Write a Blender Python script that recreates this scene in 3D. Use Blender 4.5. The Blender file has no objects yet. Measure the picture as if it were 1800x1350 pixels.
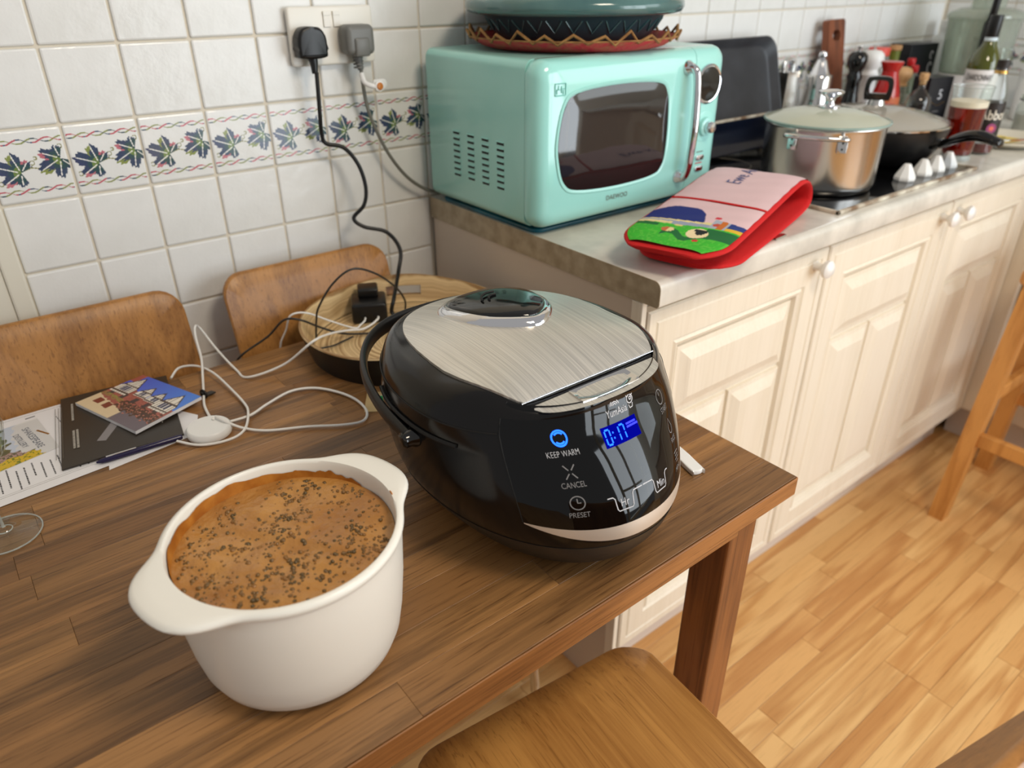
import bpy, bmesh, math, random
from mathutils import Vector, Matrix
R = math.radians
S = bpy.context.scene
COL = S.collection

# ---------------------------------------------------------------- camera, world, lights, exposure
cam_d = bpy.data.cameras.new('camera'); cam = bpy.data.objects.new('camera', cam_d); COL.objects.link(cam)
yaw, pitch, roll = 0.66403, -0.50708, -0.00511
fwd = Vector((math.sin(yaw)*math.cos(pitch), math.cos(yaw)*math.cos(pitch), math.sin(pitch)))
rt = Vector((math.cos(yaw), -math.sin(yaw), 0)); up = rt.cross(fwd)
r2 = rt*math.cos(roll)+up*math.sin(roll); u2 = up*math.cos(roll)-rt*math.sin(roll)
mw = Matrix((r2, u2, -fwd)).transposed().to_4x4(); mw.translation = Vector((-0.1672, -1.2411, 1.2902))
cam.matrix_world = mw
cam_d.sensor_width = 36; cam_d.lens = 1292.26/1800*36; cam_d.clip_start = .02
cam_d.dof.use_dof = True; cam_d.dof.focus_distance = .80; cam_d.dof.aperture_fstop = 4.6
S.camera = cam

world = bpy.data.worlds.new('world'); S.world = world; world.use_nodes = True
bg = world.node_tree.nodes['Background']; bg.inputs[0].default_value = (1, .985, .965, 1); bg.inputs[1].default_value = .38

def area(name, loc, target, sx, sy, power, col):
    d = bpy.data.lights.new(name, 'AREA'); d.shape = 'RECTANGLE'; d.size = sx; d.size_y = sy; d.energy = power; d.color = col
    o = bpy.data.objects.new(name, d); COL.objects.link(o); o.location = loc
    o.rotation_euler = (Vector(target)-Vector(loc)).to_track_quat('-Z', 'Y').to_euler()
    return o
area('garden_window_light', (2.15, -3.3, 1.25), (1.0, -.3, 1.0), 2.3, 1.9, 88, (.86, .94, 1.0))
area('far_window_light', (2.57, -1.75, 1.6), (1.3, -.2, 1.15), 1.2, 1.0, 11, (.82, .93, 1.0))
area("ceiling_lamp_light", (.55, -1.75, 2.45), (.5, -1.2, 0), .5, .5, 20, (1.0, .86, .68))
S.view_settings.view_transform = 'Standard'; S.view_settings.look = 'None'
S.view_settings.gamma = 1; S.view_settings.use_curve_mapping = False
S.view_settings.exposure = .06
S.cycles.transparent_max_bounces = 32

# ---------------------------------------------------------------- helpers: colour, materials
def lin(c):
    c = c/255
    return c/12.92 if c <= .04045 else ((c+.055)/1.055)**2.4
def rgb(c): return (lin(c[0]), lin(c[1]), lin(c[2]), 1)
def new_mat(name):
    m = bpy.data.materials.new(name); m.use_nodes = True
    return m, m.node_tree.nodes, m.node_tree.links, m.node_tree.nodes['Principled BSDF']
def M(name, c, rough=.5, metal=0, spec=.5, coat=0, trans=0, ior=1.45, emit=None, estr=0, bump=None, vary=None, aniso=0):
    m, N, L, b = new_mat(name)
    b.inputs['Base Color'].default_value = rgb(c); b.inputs['Roughness'].default_value = rough
    b.inputs['Metallic'].default_value = metal; b.inputs['Specular IOR Level'].default_value = spec
    b.inputs['Coat Weight'].default_value = coat; b.inputs['Coat Roughness'].default_value = .05
    b.inputs['Transmission Weight'].default_value = trans; b.inputs['IOR'].default_value = ior
    b.inputs['Anisotropic'].default_value = aniso
    if emit: b.inputs['Emission Color'].default_value = rgb(emit); b.inputs['Emission Strength'].default_value = estr
    if bump or vary:
        tc = N.new('ShaderNodeTexCoord')
    if bump:
        n = N.new('ShaderNodeTexNoise'); n.inputs['Scale'].default_value = bump[0]; n.inputs['Detail'].default_value = 4
        L.new(tc.outputs['Object'], n.inputs['Vector'])
        bp = N.new('ShaderNodeBump'); bp.inputs['Strength'].default_value = bump[1]; bp.inputs['Distance'].default_value = bump[2] if len(bump) > 2 else .002
        L.new(n.outputs['Fac'], bp.inputs['Height']); L.new(bp.outputs['Normal'], b.inputs['Normal'])
    if vary:
        n = N.new('ShaderNodeTexNoise'); n.inputs['Scale'].default_value = vary[1]; n.inputs['Detail'].default_value = 5
        L.new(tc.outputs['Object'], n.inputs['Vector'])
        r = N.new('ShaderNodeValToRGB'); r.color_ramp.elements[0].color = rgb(c); r.color_ramp.elements[1].color = rgb(vary[0])
        r.color_ramp.elements[0].position = .38; r.color_ramp.elements[1].position = .66
        L.new(n.outputs['Fac'], r.inputs['Fac']); L.new(r.outputs['Color'], b.inputs['Base Color'])
    return m
def GLASS(name, c=(255, 255, 255), rough=0.0, ior=1.45):
    """thin clear glass or plastic: light passes straight, grazing reflections"""
    m, N, L, b = new_mat(name); N.remove(b)
    out = N['Material Output']; t = N.new('ShaderNodeBsdfTransparent'); g = N.new('ShaderNodeBsdfGlossy')
    t.inputs[0].default_value = rgb(c); g.inputs['Roughness'].default_value = max(rough, .02)
    f = N.new('ShaderNodeFresnel'); f.inputs['IOR'].default_value = ior
    mx = N.new('ShaderNodeMixShader'); 
    ge = N.new('ShaderNodeNewGeometry'); iv = N.new('ShaderNodeMath'); iv.operation = 'SUBTRACT'; iv.inputs[0].default_value = 1; L.new(ge.outputs['Backfacing'], iv.inputs[1])
    fm = N.new('ShaderNodeMath'); fm.operation = 'MULTIPLY'; L.new(f.outputs[0], fm.inputs[0]); L.new(iv.outputs[0], fm.inputs[1])
    L.new(fm.outputs[0], mx.inputs[0]); L.new(t.outputs[0], mx.inputs[1]); L.new(g.outputs[0], mx.inputs[2])
    L.new(mx.outputs[0], out.inputs[0])
    return m
def PRINT(name, rough=.5, coat=0):
    m, N, L, b = new_mat(name)
    a = N.new('ShaderNodeAttribute'); a.attribute_name = 'ink'
    L.new(a.outputs['Color'], b.inputs['Base Color']); b.inputs['Roughness'].default_value = rough; b.inputs['Coat Weight'].default_value = coat
    return m
def WOOD(name, dark, light, axis='X', scale=1.0, plank=None, rough=.45, rings=7.0, fine=.35, bump=.15, coat=0, pores=.7, l1=1.6, s1=13):
    """long grain along axis; plank = colours that individual boards take (by object)"""
    m, N, L, b = new_mat(name)
    tc = N.new('ShaderNodeTexCoord'); oi = N.new('ShaderNodeObjectInfo')
    mul = N.new('ShaderNodeMath'); mul.operation = 'MULTIPLY'; mul.inputs[1].default_value = 37.0; L.new(oi.outputs['Random'], mul.inputs[0])
    cmb = N.new('ShaderNodeCombineXYZ')
    for i in range(3): L.new(mul.outputs[0], cmb.inputs[i])
    add = N.new('ShaderNodeVectorMath'); add.operation = 'ADD'; L.new(tc.outputs['Object'], add.inputs[0]); L.new(cmb.outputs[0], add.inputs[1])
    def mapped(l, s):
        mp = N.new('ShaderNodeMapping'); v = {'X': (l, s, s), 'Y': (s, l, s), 'Z': (s, s, l)}[axis]
        mp.inputs['Scale'].default_value = v; L.new(add.outputs[0], mp.inputs['Vector']); return mp
    m1 = mapped(l1*scale, s1*scale)
    n1 = N.new('ShaderNodeTexNoise'); n1.inputs['Scale'].default_value = 1; n1.inputs['Detail'].default_value = 2; n1.inputs['Distortion'].default_value = .3
    L.new(m1.outputs[0], n1.inputs['Vector'])
    k = N.new('ShaderNodeMath'); k.operation = 'MULTIPLY'; k.inputs[1].default_value = rings*6.283; L.new(n1.outputs['Fac'], k.inputs[0])
    sn = N.new('ShaderNodeMath'); sn.operation = 'SINE'; L.new(k.outputs[0], sn.inputs[0])
    h = N.new('ShaderNodeMath'); h.operation = 'MULTIPLY_ADD'; h.inputs[1].default_value = .5; h.inputs[2].default_value = .5; L.new(sn.outputs[0], h.inputs[0])
    m2 = mapped(6*scale, 170*scale)
    n2 = N.new('ShaderNodeTexNoise'); n2.inputs['Scale'].default_value = 1; n2.inputs['Detail'].default_value = 5; n2.inputs['Roughness'].default_value = .6
    L.new(m2.outputs[0], n2.inputs['Vector'])
    mixf = N.new('ShaderNodeMix'); mixf.data_type = 'FLOAT'; mixf.inputs[0].default_value = 1-fine
    L.new(n2.outputs['Fac'], mixf.inputs[2]); L.new(h.outputs[0], mixf.inputs[3])
    rp = N.new('ShaderNodeValToRGB'); e = rp.color_ramp.elements
    e[0].color = rgb(dark); e[0].position = .12; e[1].color = rgb(light); e[1].position = .62
    L.new(mixf.outputs[0], rp.inputs['Fac'])
    col = rp.outputs['Color']
    # dark open pores
    m3 = mapped((14 if axis == 'X' else 5)*scale, 420*scale); n3 = N.new('ShaderNodeTexNoise'); n3.inputs['Scale'].default_value = 1; n3.inputs['Detail'].default_value = 3
    L.new(m3.outputs[0], n3.inputs['Vector'])
    r3 = N.new('ShaderNodeValToRGB'); r3.color_ramp.elements[0].position = .33; r3.color_ramp.elements[1].position = .42
    r3.color_ramp.elements[0].color = (.45, .38, .32, 1); r3.color_ramp.elements[1].color = (1, 1, 1, 1)
    L.new(n3.outputs['Fac'], r3.inputs['Fac'])
    mm = N.new('ShaderNodeMix'); mm.data_type = 'RGBA'; mm.blend_type = 'MULTIPLY'; mm.inputs[0].default_value = pores
    L.new(col, mm.inputs[6]); L.new(r3.outputs['Color'], mm.inputs[7]); col = mm.outputs[2]
    if plank:
        pr = N.new('ShaderNodeValToRGB'); pr.color_ramp.interpolation = 'CONSTANT'
        els = pr.color_ramp.elements
        for i, c in enumerate(plank):
            el = els[0] if i == 0 else (els[1] if i == 1 else els.new(i/len(plank)))
            el.position = i/len(plank); el.color = (c[0], c[1], c[2], 1)
        L.new(oi.outputs['Random'], pr.inputs['Fac'])
        m2_ = N.new('ShaderNodeMix'); m2_.data_type = 'RGBA'; m2_.blend_type = 'MULTIPLY'; m2_.inputs[0].default_value = 1
        L.new(col, m2_.inputs[6]); L.new(pr.outputs['Color'], m2_.inputs[7]); col = m2_.outputs[2]
    L.new(col, b.inputs['Base Color']); b.inputs['Roughness'].default_value = rough; b.inputs['Coat Weight'].default_value = coat
    bp = N.new('ShaderNodeBump'); bp.inputs['Strength'].default_value = bump; bp.inputs['Distance'].default_value = .001
    L.new(n2.outputs['Fac'], bp.inputs['Height']); L.new(bp.outputs['Normal'], b.inputs['Normal'])
    return m

# ---------------------------------------------------------------- helpers: objects
def tag(o, label=None, cat=None, group=None, kind=None):
    if label: o['label'] = label
    if cat: o['category'] = cat
    if group: o['group'] = group
    if kind: o['kind'] = kind
    return o
def thing(name, loc, label, cat, rz=0, group=None):
    o = bpy.data.objects.new(name, None); COL.objects.link(o); o.location = loc; o.rotation_euler = (0, 0, rz)
    o.empty_display_size = .05
    return tag(o, label, cat, group)
def link(name, me, mats, parent=None, loc=None):
    o = bpy.data.objects.new(name, me); COL.objects.link(o)
    if mats is not None and len(me.materials) == 0:
        for m in (mats if isinstance(mats, (list, tuple)) else [mats]): me.materials.append(m)
    if parent: o.parent = parent
    if loc is not None: o.location = loc
    return o
def mesh(name, V, F, smooth=False, angle=None):
    me = bpy.data.meshes.new(name); me.from_pydata([tuple(v) for v in V], [], F); me.update()
    bm = bmesh.new(); bm.from_mesh(me); bmesh.ops.recalc_face_normals(bm, faces=bm.faces); bm.to_mesh(me); bm.free()
    if smooth: me.shade_smooth()
    if angle: me.set_sharp_from_angle(angle=R(angle))
    return me
class G:
    """collects geometry for one mesh"""
    def __init__(s): s.V = []; s.F = []; s.mi = []
    def add(s, V, F, mi=0):
        n = len(s.V); s.V += [tuple(v) for v in V]; s.F += [tuple(i+n for i in f) for f in F]; s.mi += [mi]*len(F); return s
    def box(s, x0, y0, z0, x1, y1, z1, bev=0, seg=2, mi=0, xf=None):
        bm = bmesh.new(); bmesh.ops.create_cube(bm, size=1)
        for v in bm.verts: v.co = Vector(((x0+x1)/2+v.co.x*(x1-x0), (y0+y1)/2+v.co.y*(y1-y0), (z0+z1)/2+v.co.z*(z1-z0)))
        if bev: bmesh.ops.bevel(bm, geom=bm.edges[:], offset=bev, segments=seg, profile=.5, affect='EDGES')
        if xf is not None: bm.transform(xf)
        bm.verts.index_update(); s.add([v.co[:] for v in bm.verts], [[v.index for v in f.verts] for f in bm.faces], mi); bm.free(); return s
    def lathe(s, prof, n=40, c=(0, 0), mi=0, cap=True, xf=None):
        V = []; F = []; m = len(prof)
        for i in range(n):
            a = 2*math.pi*i/n
            for r, z in prof: V.append((c[0]+max(r, 1e-5)*math.cos(a), c[1]+max(r, 1e-5)*math.sin(a), z))
        for i in range(n):
            j = (i+1) % n
            for k in range(m-1): F.append((i*m+k, j*m+k, j*m+k+1, i*m+k+1))
        if cap:
            if prof[0][0] > 1e-4: F.append(tuple(i*m for i in range(n)))
            if prof[-1][0] > 1e-4: F.append(tuple(i*m+m-1 for i in range(n)))
        if xf is not None: V = [xf @ Vector(v) for v in V]
        return s.add(V, F, mi)
    def loft(s, rings, mi=0, cap0=True, cap1=True, closed=True):
        V = [p for r in rings for p in r]; n = len(rings[0]); F = []
        for k in range(len(rings)-1):
            for i in range(n if closed else n-1):
                j = (i+1) % n; F.append((k*n+i, k*n+j, (k+1)*n+j, (k+1)*n+i))
        if cap0: F.append(tuple(range(n)))
        if cap1: F.append(tuple((len(rings)-1)*n+i for i in range(n)))
        return s.add(V, F, mi)
    def tube(s, pts, r, n=10, mi=0, res=6, closed=False):
        P = catmull(pts, res, closed); m = len(P); rr = r if callable(r) else (lambda t: r)
        rings = []; nrm = None
        for i, p in enumerate(P):
            if closed: t = (P[(i+1) % m]-P[i-1]).normalized()
            else: t = (P[min(i+1, m-1)]-P[max(i-1, 0)]).normalized()
            if nrm is None: nrm = t.orthogonal().normalized()
            nrm = (nrm-t*nrm.dot(t)); nrm = nrm.normalized() if nrm.length > 1e-6 else t.orthogonal().normalized()
            b = t.cross(nrm); q = rr(i/(m-1))
            rings.append([p+(nrm*math.cos(2*math.pi*k/n)+b*math.sin(2*math.pi*k/n))*q for k in range(n)])
        if closed: rings.append(rings[0])
        return s.loft(rings, mi, not closed, not closed)
    def prism(s, poly, z0, z1, bev=0, mi=0, xf=None):
        bm = bmesh.new(); vs = [bm.verts.new((p[0], p[1], z0)) for p in poly]; f = bm.faces.new(vs)
        ex = bmesh.ops.extrude_face_region(bm, geom=[f]); tv = [g for g in ex['geom'] if isinstance(g, bmesh.types.BMVert)]
        for v in tv: v.co.z = z1
        if bev:
            ed = [e for e in bm.edges if abs(e.verts[0].co.z-e.verts[1].co.z) < 1e-7]
            bmesh.ops.bevel(bm, geom=ed, offset=bev, segments=3, profile=.5, affect='EDGES')
        if xf is not None: bm.transform(xf)
        bm.verts.index_update(); s.add([v.co[:] for v in bm.verts], [[v.index for v in f.verts] for f in bm.faces], mi); bm.free(); return s
    def obj(s, name, mats, parent=None, smooth=None, loc=None, kind=None, label=None):
        me = mesh(name, s.V, s.F)
        for m in (mats if isinstance(mats, (list, tuple)) else [mats]): me.materials.append(m)
        if isinstance(mats, (list, tuple)) and len(mats) > 1:
            for p, i in zip(me.polygons, s.mi): p.material_index = i
        if smooth is not None: me.shade_smooth(); me.set_sharp_from_angle(angle=R(smooth))
        o = link(name, me, None, parent, loc)
        if kind: o['kind'] = kind
        if label: o['label'] = label
        return o
def catmull(pts, res=6, closed=False):
    P = [Vector(p) for p in pts]; n = len(P); out = []
    if res <= 1 or n < 3: return P
    for i in range(n if closed else n-1):
        if closed: a, b, c, d = P[i-1], P[i], P[(i+1) % n], P[(i+2) % n]
        else: a, b, c, d = P[max(i-1, 0)], P[i], P[i+1], P[min(i+2, n-1)]
        for k in range(res):
            t = k/res
            out.append(.5*((2*b)+(c-a)*t+(2*a-5*b+4*c-d)*t*t+(3*b-a-3*c+d)*t**3))
    if not closed: out.append(P[-1])
    return out
def rrect(x0, y0, x1, y1, r, n=5):
    out = []
    for cx, cy, a0 in ((x1-r, y1-r, 0), (x0+r, y1-r, 90), (x0+r, y0+r, 180), (x1-r, y0+r, 270)):
        for k in range(n+1):
            a = R(a0+90*k/n); out.append((cx+r*math.cos(a), cy+r*math.sin(a)))
    return out
def copy_tree(o, parent=None):
    c = o.copy(); COL.objects.link(c)
    if parent: c.parent = parent
    for ch in list(o.children): copy_tree(ch, c)
    return c
def raster(name, nx, ny, w, h, fn, mat, parent=None, surf=None, loc=None, skip=False):
    """flat print: fn(u,v) -> 0..255 colour, or None for unprinted; u right, v up"""
    V = []; F = []; C = []
    sf = surf or (lambda u, v: ((u-.5)*w, (v-.5)*h, 0))
    for j in range(ny+1):
        for i in range(nx+1): V.append(tuple(sf(i/nx, j/ny)))
    for j in range(ny):
        for i in range(nx):
            c = fn((i+.5)/nx, (j+.5)/ny)
            if c is None: continue
            a = j*(nx+1)+i; F.append((a, a+1, a+nx+2, a+nx+1)); C.append((lin(c[0]), lin(c[1]), lin(c[2]), 1))
    used = sorted({i for f in F for i in f}); mp = {o: n for n, o in enumerate(used)}
    me = bpy.data.meshes.new(name); me.from_pydata([V[i] for i in used], [], [tuple(mp[i] for i in f) for f in F]); me.update()
    at = me.color_attributes.new('ink', 'FLOAT_COLOR', 'CORNER'); buf = []
    for f, c in zip(F, C): buf += list(c)*4
    at.data.foreach_set('color', buf)
    me.materials.append(mat)
    return link(name, me, None, parent, loc)
def text_geo(s, size, shear=0, spacing=1.0, off=0.0):
    c = bpy.data.curves.new('t', 'FONT'); c.body = s; c.size = size; c.align_x = 'CENTER'; c.align_y = 'CENTER'; c.shear = shear
    c.space_character = spacing; c.offset = off; c.resolution_u = 4
    o = bpy.data.objects.new('t', c); COL.objects.link(o)
    dg = bpy.context.evaluated_depsgraph_get(); me = bpy.data.meshes.new_from_object(o.evaluated_get(dg))
    V = [v.co[:] for v in me.vertices]; F = [tuple(p.vertices) for p in me.polygons]
    bpy.data.objects.remove(o); bpy.data.curves.remove(c); bpy.data.meshes.remove(me)
    return V, F
def text_obj(name, s, size, mat, parent, xf, shear=0, spacing=1.0, off=0.0, sx=1.0):
    V, F = text_geo(s, size, shear, spacing, off)
    return G().add([xf @ Vector((v[0]*sx, v[1], 0)) for v in V], F).obj(name, mat, parent)
def frame(o, ex, ey):
    ex = Vector(ex).normalized(); ey = Vector(ey); ez = ex.cross(ey).normalized(); ey = ez.cross(ex)
    m = Matrix((ex, ey, ez)).transposed().to_4x4(); m.translation = Vector(o); return m
def sstep(a, b, x):
    t = max(0, min(1, (x-a)/(b-a))); return t*t*(3-2*t)
def hsh(i, j=0): return (math.sin(i*127.1+j*311.7)*43758.5453) % 1

# ---------------------------------------------------------------- materials
m_tile = M('white_tile_glaze', (233, 233, 231), .2, spec=.4, bump=(30, .5, .003), vary=((225, 225, 222), 9))
m_grout = M('grout', (214, 205, 188), .8, bump=(120, .3))
m_inkglaze = PRINT('painted_tile_glaze', .15)
m_ink = PRINT('printed_paper', .35)
m_inkcloth = PRINT('printed_cloth', .9)
m_paint = M('white_gloss_paint', (226, 222, 208), .35, bump=(60, .1))
m_floorplank = WOOD('laminate_strip', (198, 146, 88), (226, 182, 122), 'X', 1.0,
    [(1, .98, .95), (.92, .85, .76), (1.06, 1.07, 1.06), (.97, .90, .82), (1.02, 1.03, 1.03), (.90, .80, .70), (1.03, 1.0, .95)], .38, 4, .45, .06, pores=.25, l1=1.3, s1=16)
m_stave = WOOD('oak_stave', (78, 53, 30), (152, 111, 68), 'X', 1.3,
    [(1, 1, 1), (.80, .76, .71), (1.18, 1.16, 1.08), (.9, .87, .82), (1.1, 1.05, .95), (.72, .66, .60), (1.0, .95, .88)], .4, 3, .72, .3, pores=.8, l1=1.0, s1=18)
m_tableleg = WOOD('table_leg_wood', (92, 50, 22), (148, 92, 46), 'Z', 1.2, None, .45, 3, .7, .15)
m_apron = WOOD('apron_wood', (110, 66, 28), (166, 110, 58), 'X', 1.2, None, .45, 3, .7, .15)
m_oakshell = WOOD('chair_oak', (126, 80, 34), (178, 124, 64), 'Z', 1.0, None, .38, 2, .72, .2, pores=.6, l1=.7, s1=22)
m_oakseat = WOOD('chair_oak_seat', (150, 98, 44), (198, 144, 76), 'Y', 1.0, None, .38, 2, .72, .2, pores=.5, l1=.7, s1=22)
m_pine = WOOD('stool_pine', (178, 118, 54), (212, 152, 82), 'Z', 1.0, None, .45, 3, .6, .1, pores=.2)
m_board = WOOD('dark_hardwood', (84, 42, 24), (134, 74, 44), 'Z', .8, None, .5, 3, .5, .1)
m_palewood = M('pale_turned_wood', (222, 178, 128), .4, vary=((204, 156, 104), 30))
m_cork = M('cork', (206, 164, 116), .85, vary=((176, 130, 86), 120), bump=(300, .3))
m_door = WOOD('cream_foil_door', (222, 210, 188), (233, 223, 205), 'Z', 1.0, None, .36, 2, .8, .1, pores=.10)
m_carcass = M('cabinet_side', (206, 190, 172), .5)
m_plinth = M('plinth_foil', (214, 202, 190), .4)
m_wtop = M('marble_laminate', (222, 217, 206), .25, vary=((196, 192, 182), 14), bump=(40, .04))
m_wedge = M('marble_laminate_edge', (176, 160, 134), .4, vary=((150, 134, 108), 40))
m_cream_seal = M('cream_seal', (216, 208, 190), .6, vary=((120, 92, 66), 24))
m_hobglass = M('hob_glass', (10, 10, 12), .06)
m_ivory = M('ivory_plastic', (232, 228, 218), .3)
m_knob = M('white_knob', (236, 234, 230), .25)
m_mint = M('mint_enamel', (160, 222, 214), .16, coat=.5)
m_mintside = M('mint_painted_steel', (158, 215, 206), .25, coat=.2)
m_chrome = M('chrome', (225, 225, 228), .07, 1)
m_steel = M('brushed_steel', (205, 202, 198), .2, 1, aniso=.5)
m_steel2 = M('polished_steel', (214, 212, 210), .1, 1)
m_mwglass = M('microwave_window', (34, 30, 30), .05, coat=.5)
m_black = M('black_plastic', (18, 17, 17), .35)
m_blackgloss = M('black_gloss', (10, 9, 9), .1, coat=.3)
m_cooker = M('cooker_black_shell', (14, 12, 12), .16, spec=.4)
m_cookbase = M('cooker_base_matte', (40, 36, 32), .4)
m_panelblk = M('cooker_panel_gloss', (4, 4, 5), .04, spec=.4)
m_seam = M('seam_dark', (3, 3, 3), .6)
def brushed(name, c, axis):
    m = M(name, c, .4, 1); N = m.node_tree.nodes; L = m.node_tree.links; b = N['Principled BSDF']
    tc = N.new('ShaderNodeTexCoord'); mp = N.new('ShaderNodeMapping'); mp.inputs['Scale'].default_value = (900, 6, 6) if axis == 'Y' else (6, 900, 6)
    n = N.new('ShaderNodeTexNoise'); n.inputs['Scale'].default_value = 1; n.inputs['Detail'].default_value = 3
    L.new(tc.outputs['Object'], mp.inputs[0]); L.new(mp.outputs[0], n.inputs['Vector'])
    r = N.new('ShaderNodeMapRange'); r.inputs[3].default_value = .32; r.inputs[4].default_value = .55; L.new(n.outputs['Fac'], r.inputs[0]); L.new(r.outputs[0], b.inputs['Roughness'])
    cr = N.new('ShaderNodeValToRGB'); cr.color_ramp.elements[0].color = rgb([x*.86 for x in c]); cr.color_ramp.elements[1].color = rgb(c)
    cr.color_ramp.elements[0].position = .3; cr.color_ramp.elements[1].position = .7
    L.new(n.outputs['Fac'], cr.inputs[0]); L.new(cr.outputs[0], b.inputs['Base Color'])
    return m
m_lidsteel = brushed('brushed_lid_steel', (244, 240, 232), 'Y')
m_champ = M('champagne_band', (206, 194, 180), .45, .55)
m_inklight = M('panel_lettering', (196, 196, 200), .5)
m_inkdim = M('panel_lettering_dim', (120, 118, 118), .5)
m_blue = M('blue_led', (4, 10, 60), .5, spec=0, emit=(30, 90, 255), estr=4.0)
m_bluebg = M('blue_lcd_backlight', (2, 3, 40), .6, spec=0, emit=(2, 6, 200), estr=.5)
m_pot = M('white_melamine', (236, 233, 224), .3)
m_curry = M('curry_sauce', (184, 132, 68), .25, vary=((158, 106, 52), 22), bump=(110, .6, .004))
m_stain = M('curry_smear', (154, 88, 24), .4, vary=((190, 124, 48), 50))
m_lentil = M('lentil_skin', (92, 72, 38), .18, vary=((146, 102, 52), 90))
m_white = M('white_plastic', (238, 238, 236), .3)
m_cablew = M('white_cable_sleeve', (236, 234, 230), .45)
m_cableg = M('grey_cable_sleeve', (116, 116, 108), .45)
m_cabled = M('dark_cable_sleeve', (44, 40, 36), .45)
m_greyplug = M('grey_plug_plastic', (112, 112, 108), .4)
m_paper = M('white_paper', (236, 234, 236), .6)
m_brochure = M('dark_brochure_card', (50, 44, 38), .35)
m_brochtext = M('brochure_print', (196, 190, 180), .5)
m_brochdim = M('brochure_print_dim', (104, 96, 86), .5)
m_textink = M('black_print', (44, 44, 46), .6)
m_kraft = M('kraft_card', (206, 178, 128), .7)
m_green = M('green_label', (24, 140, 78), .5)
m_glass = GLASS('clear_glass', (251, 253, 252), 0, 1.7)
def FOGGED(name, c, fog):
    m = GLASS(name, (236, 242, 234), .03, 1.6); N = m.node_tree.nodes; L = m.node_tree.links; out = N['Material Output']; mx = out.inputs[0].links[0].from_node
    d = N.new('ShaderNodeBsdfDiffuse'); d.inputs[0].default_value = rgb(c); m2 = N.new('ShaderNodeMixShader'); m2.inputs[0].default_value = fog
    tr_ = mx.inputs[1].links[0].from_node; L.new(tr_.outputs[0], m2.inputs[1]); L.new(d.outputs[0], m2.inputs[2]); L.new(m2.outputs[0], mx.inputs[1]); return m
m_glasslid = FOGGED('steam_and_sheen_glass', (236, 238, 222), .5)  # pale diffuse share paints in condensation plus the ceiling's reflection
m_plasticclear = FOGGED('hazy_clear_plastic', (206, 208, 202), .30)
m_glasslid2 = FOGGED('steam_and_sheen_pan_glass', (216, 208, 198), .5)  # condensation and reflected ceiling mixed in as a grey-beige diffuse

m_red = M('red_quilted_cotton', (200, 24, 26), .85, bump=(240, .3))
m_redcap = M('red_plastic_cap', (196, 28, 34), .3)
m_pink = M('pink_cotton', (222, 190, 194), .9, bump=(300, .15))
m_teal = M('teal_stoneware', (84, 118, 116), .14, coat=.4, vary=((60, 96, 98), 8))
m_tealdark = M('teal_stoneware_dark', (38, 66, 72), .3)
m_straw = M('straw', (158, 118, 68), .85, vary=((122, 84, 44), 60))
m_redweave = M('red_woven_straw', (186, 48, 58), .8, vary=((168, 92, 66), 70), bump=(160, .6))
m_tealmat = M('teal_glass_board', (14, 74, 88), .15, vary=((20, 100, 120), 12))
m_tray = M('dark_nonstick', (36, 38, 44), .4, vary=((52, 54, 60), 10))
m_navytray = M('navy_nonstick', (16, 22, 38), .3)
m_beer = M('red_ale', (160, 26, 4), .04, trans=.7, ior=1.33)
m_foam = M('beer_foam', (240, 226, 206), .8)
m_wine = M('olive_glass', (74, 78, 10), .06, coat=.5)
m_redglass = M('red_glass', (186, 26, 22), .08, coat=.5)
m_greenglass = M('green_glass', (14, 84, 34), .08, coat=.4)
m_palegreen = M('green_cork_bottle', (110, 120, 44), .2)
m_brownlab = M('dark_label', (40, 32, 28), .5)
m_gold = M('gold_foil', (190, 150, 84), .3, 1)
m_whitelab = M('white_label', (232, 228, 228), .6)
m_boxblk = M('black_carton', (18, 18, 24), .4)
m_cream = M('cream_ceramic', (226, 218, 200), .25)
m_yellow = M('yellow_print', (232, 206, 104), .6)
m_orange = M('amber_plastic', (196, 116, 24), .3)
m_soil = M('pale_liquid', (150, 138, 96), .1)
m_wallpaint = M('wall_paint', (228, 222, 208), .7)

# ---------------------------------------------------------------- setting: floor
fl = thing('floor', (0, 0, 0), 'pale oak laminate strip floor running along the kitchen units', 'floor'); fl['kind'] = 'structure'; del fl['category']
G().box(-1.6, -3.4, -.03, 2.8, .0, -.004).obj('underlay', m_apron, fl)
random.seed(4)
PW = .0485; PL = .44
pm = G().box(0, 0, -.004, PL-.0006, PW-.0006, 0, .0004, 1).obj('plank', m_floorplank, fl)
first = True
for j in range(0, 40):
    y = -PW*(j+1); x = -.3-hsh(j)*PL*1.0
    if j > 27: continue
    while x < 2.7:
        if x > -.8:
            if first: o = pm; first = False
            else: o = pm.copy(); COL.objects.link(o)
            o.location = (x, y, 0)
        x += PL
G().box(-1.6, -3.4, -.004, 2.8, -PW*28-.0006, 0).obj('far_boards', m_floorplank, fl)

# ---------------------------------------------------------------- setting: tiled back wall
wb = G().box(-1.2, .004, 0, 2.66, .12, 2.2).obj('wall_back', m_grout); tag(wb, 'white tiled kitchen wall with a painted leaf border row', kind='structure')
T = .1; XC = 2.62
def bevel_tile(w):
    g = G(); g.box(-w/2, -.004, -w/2, w/2, .006, w/2, .0028, 2); return mesh('tile', g.V, g.F, True, 18)
tile_me = bevel_tile(.0968); tile_me.materials.append(m_tile)
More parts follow.
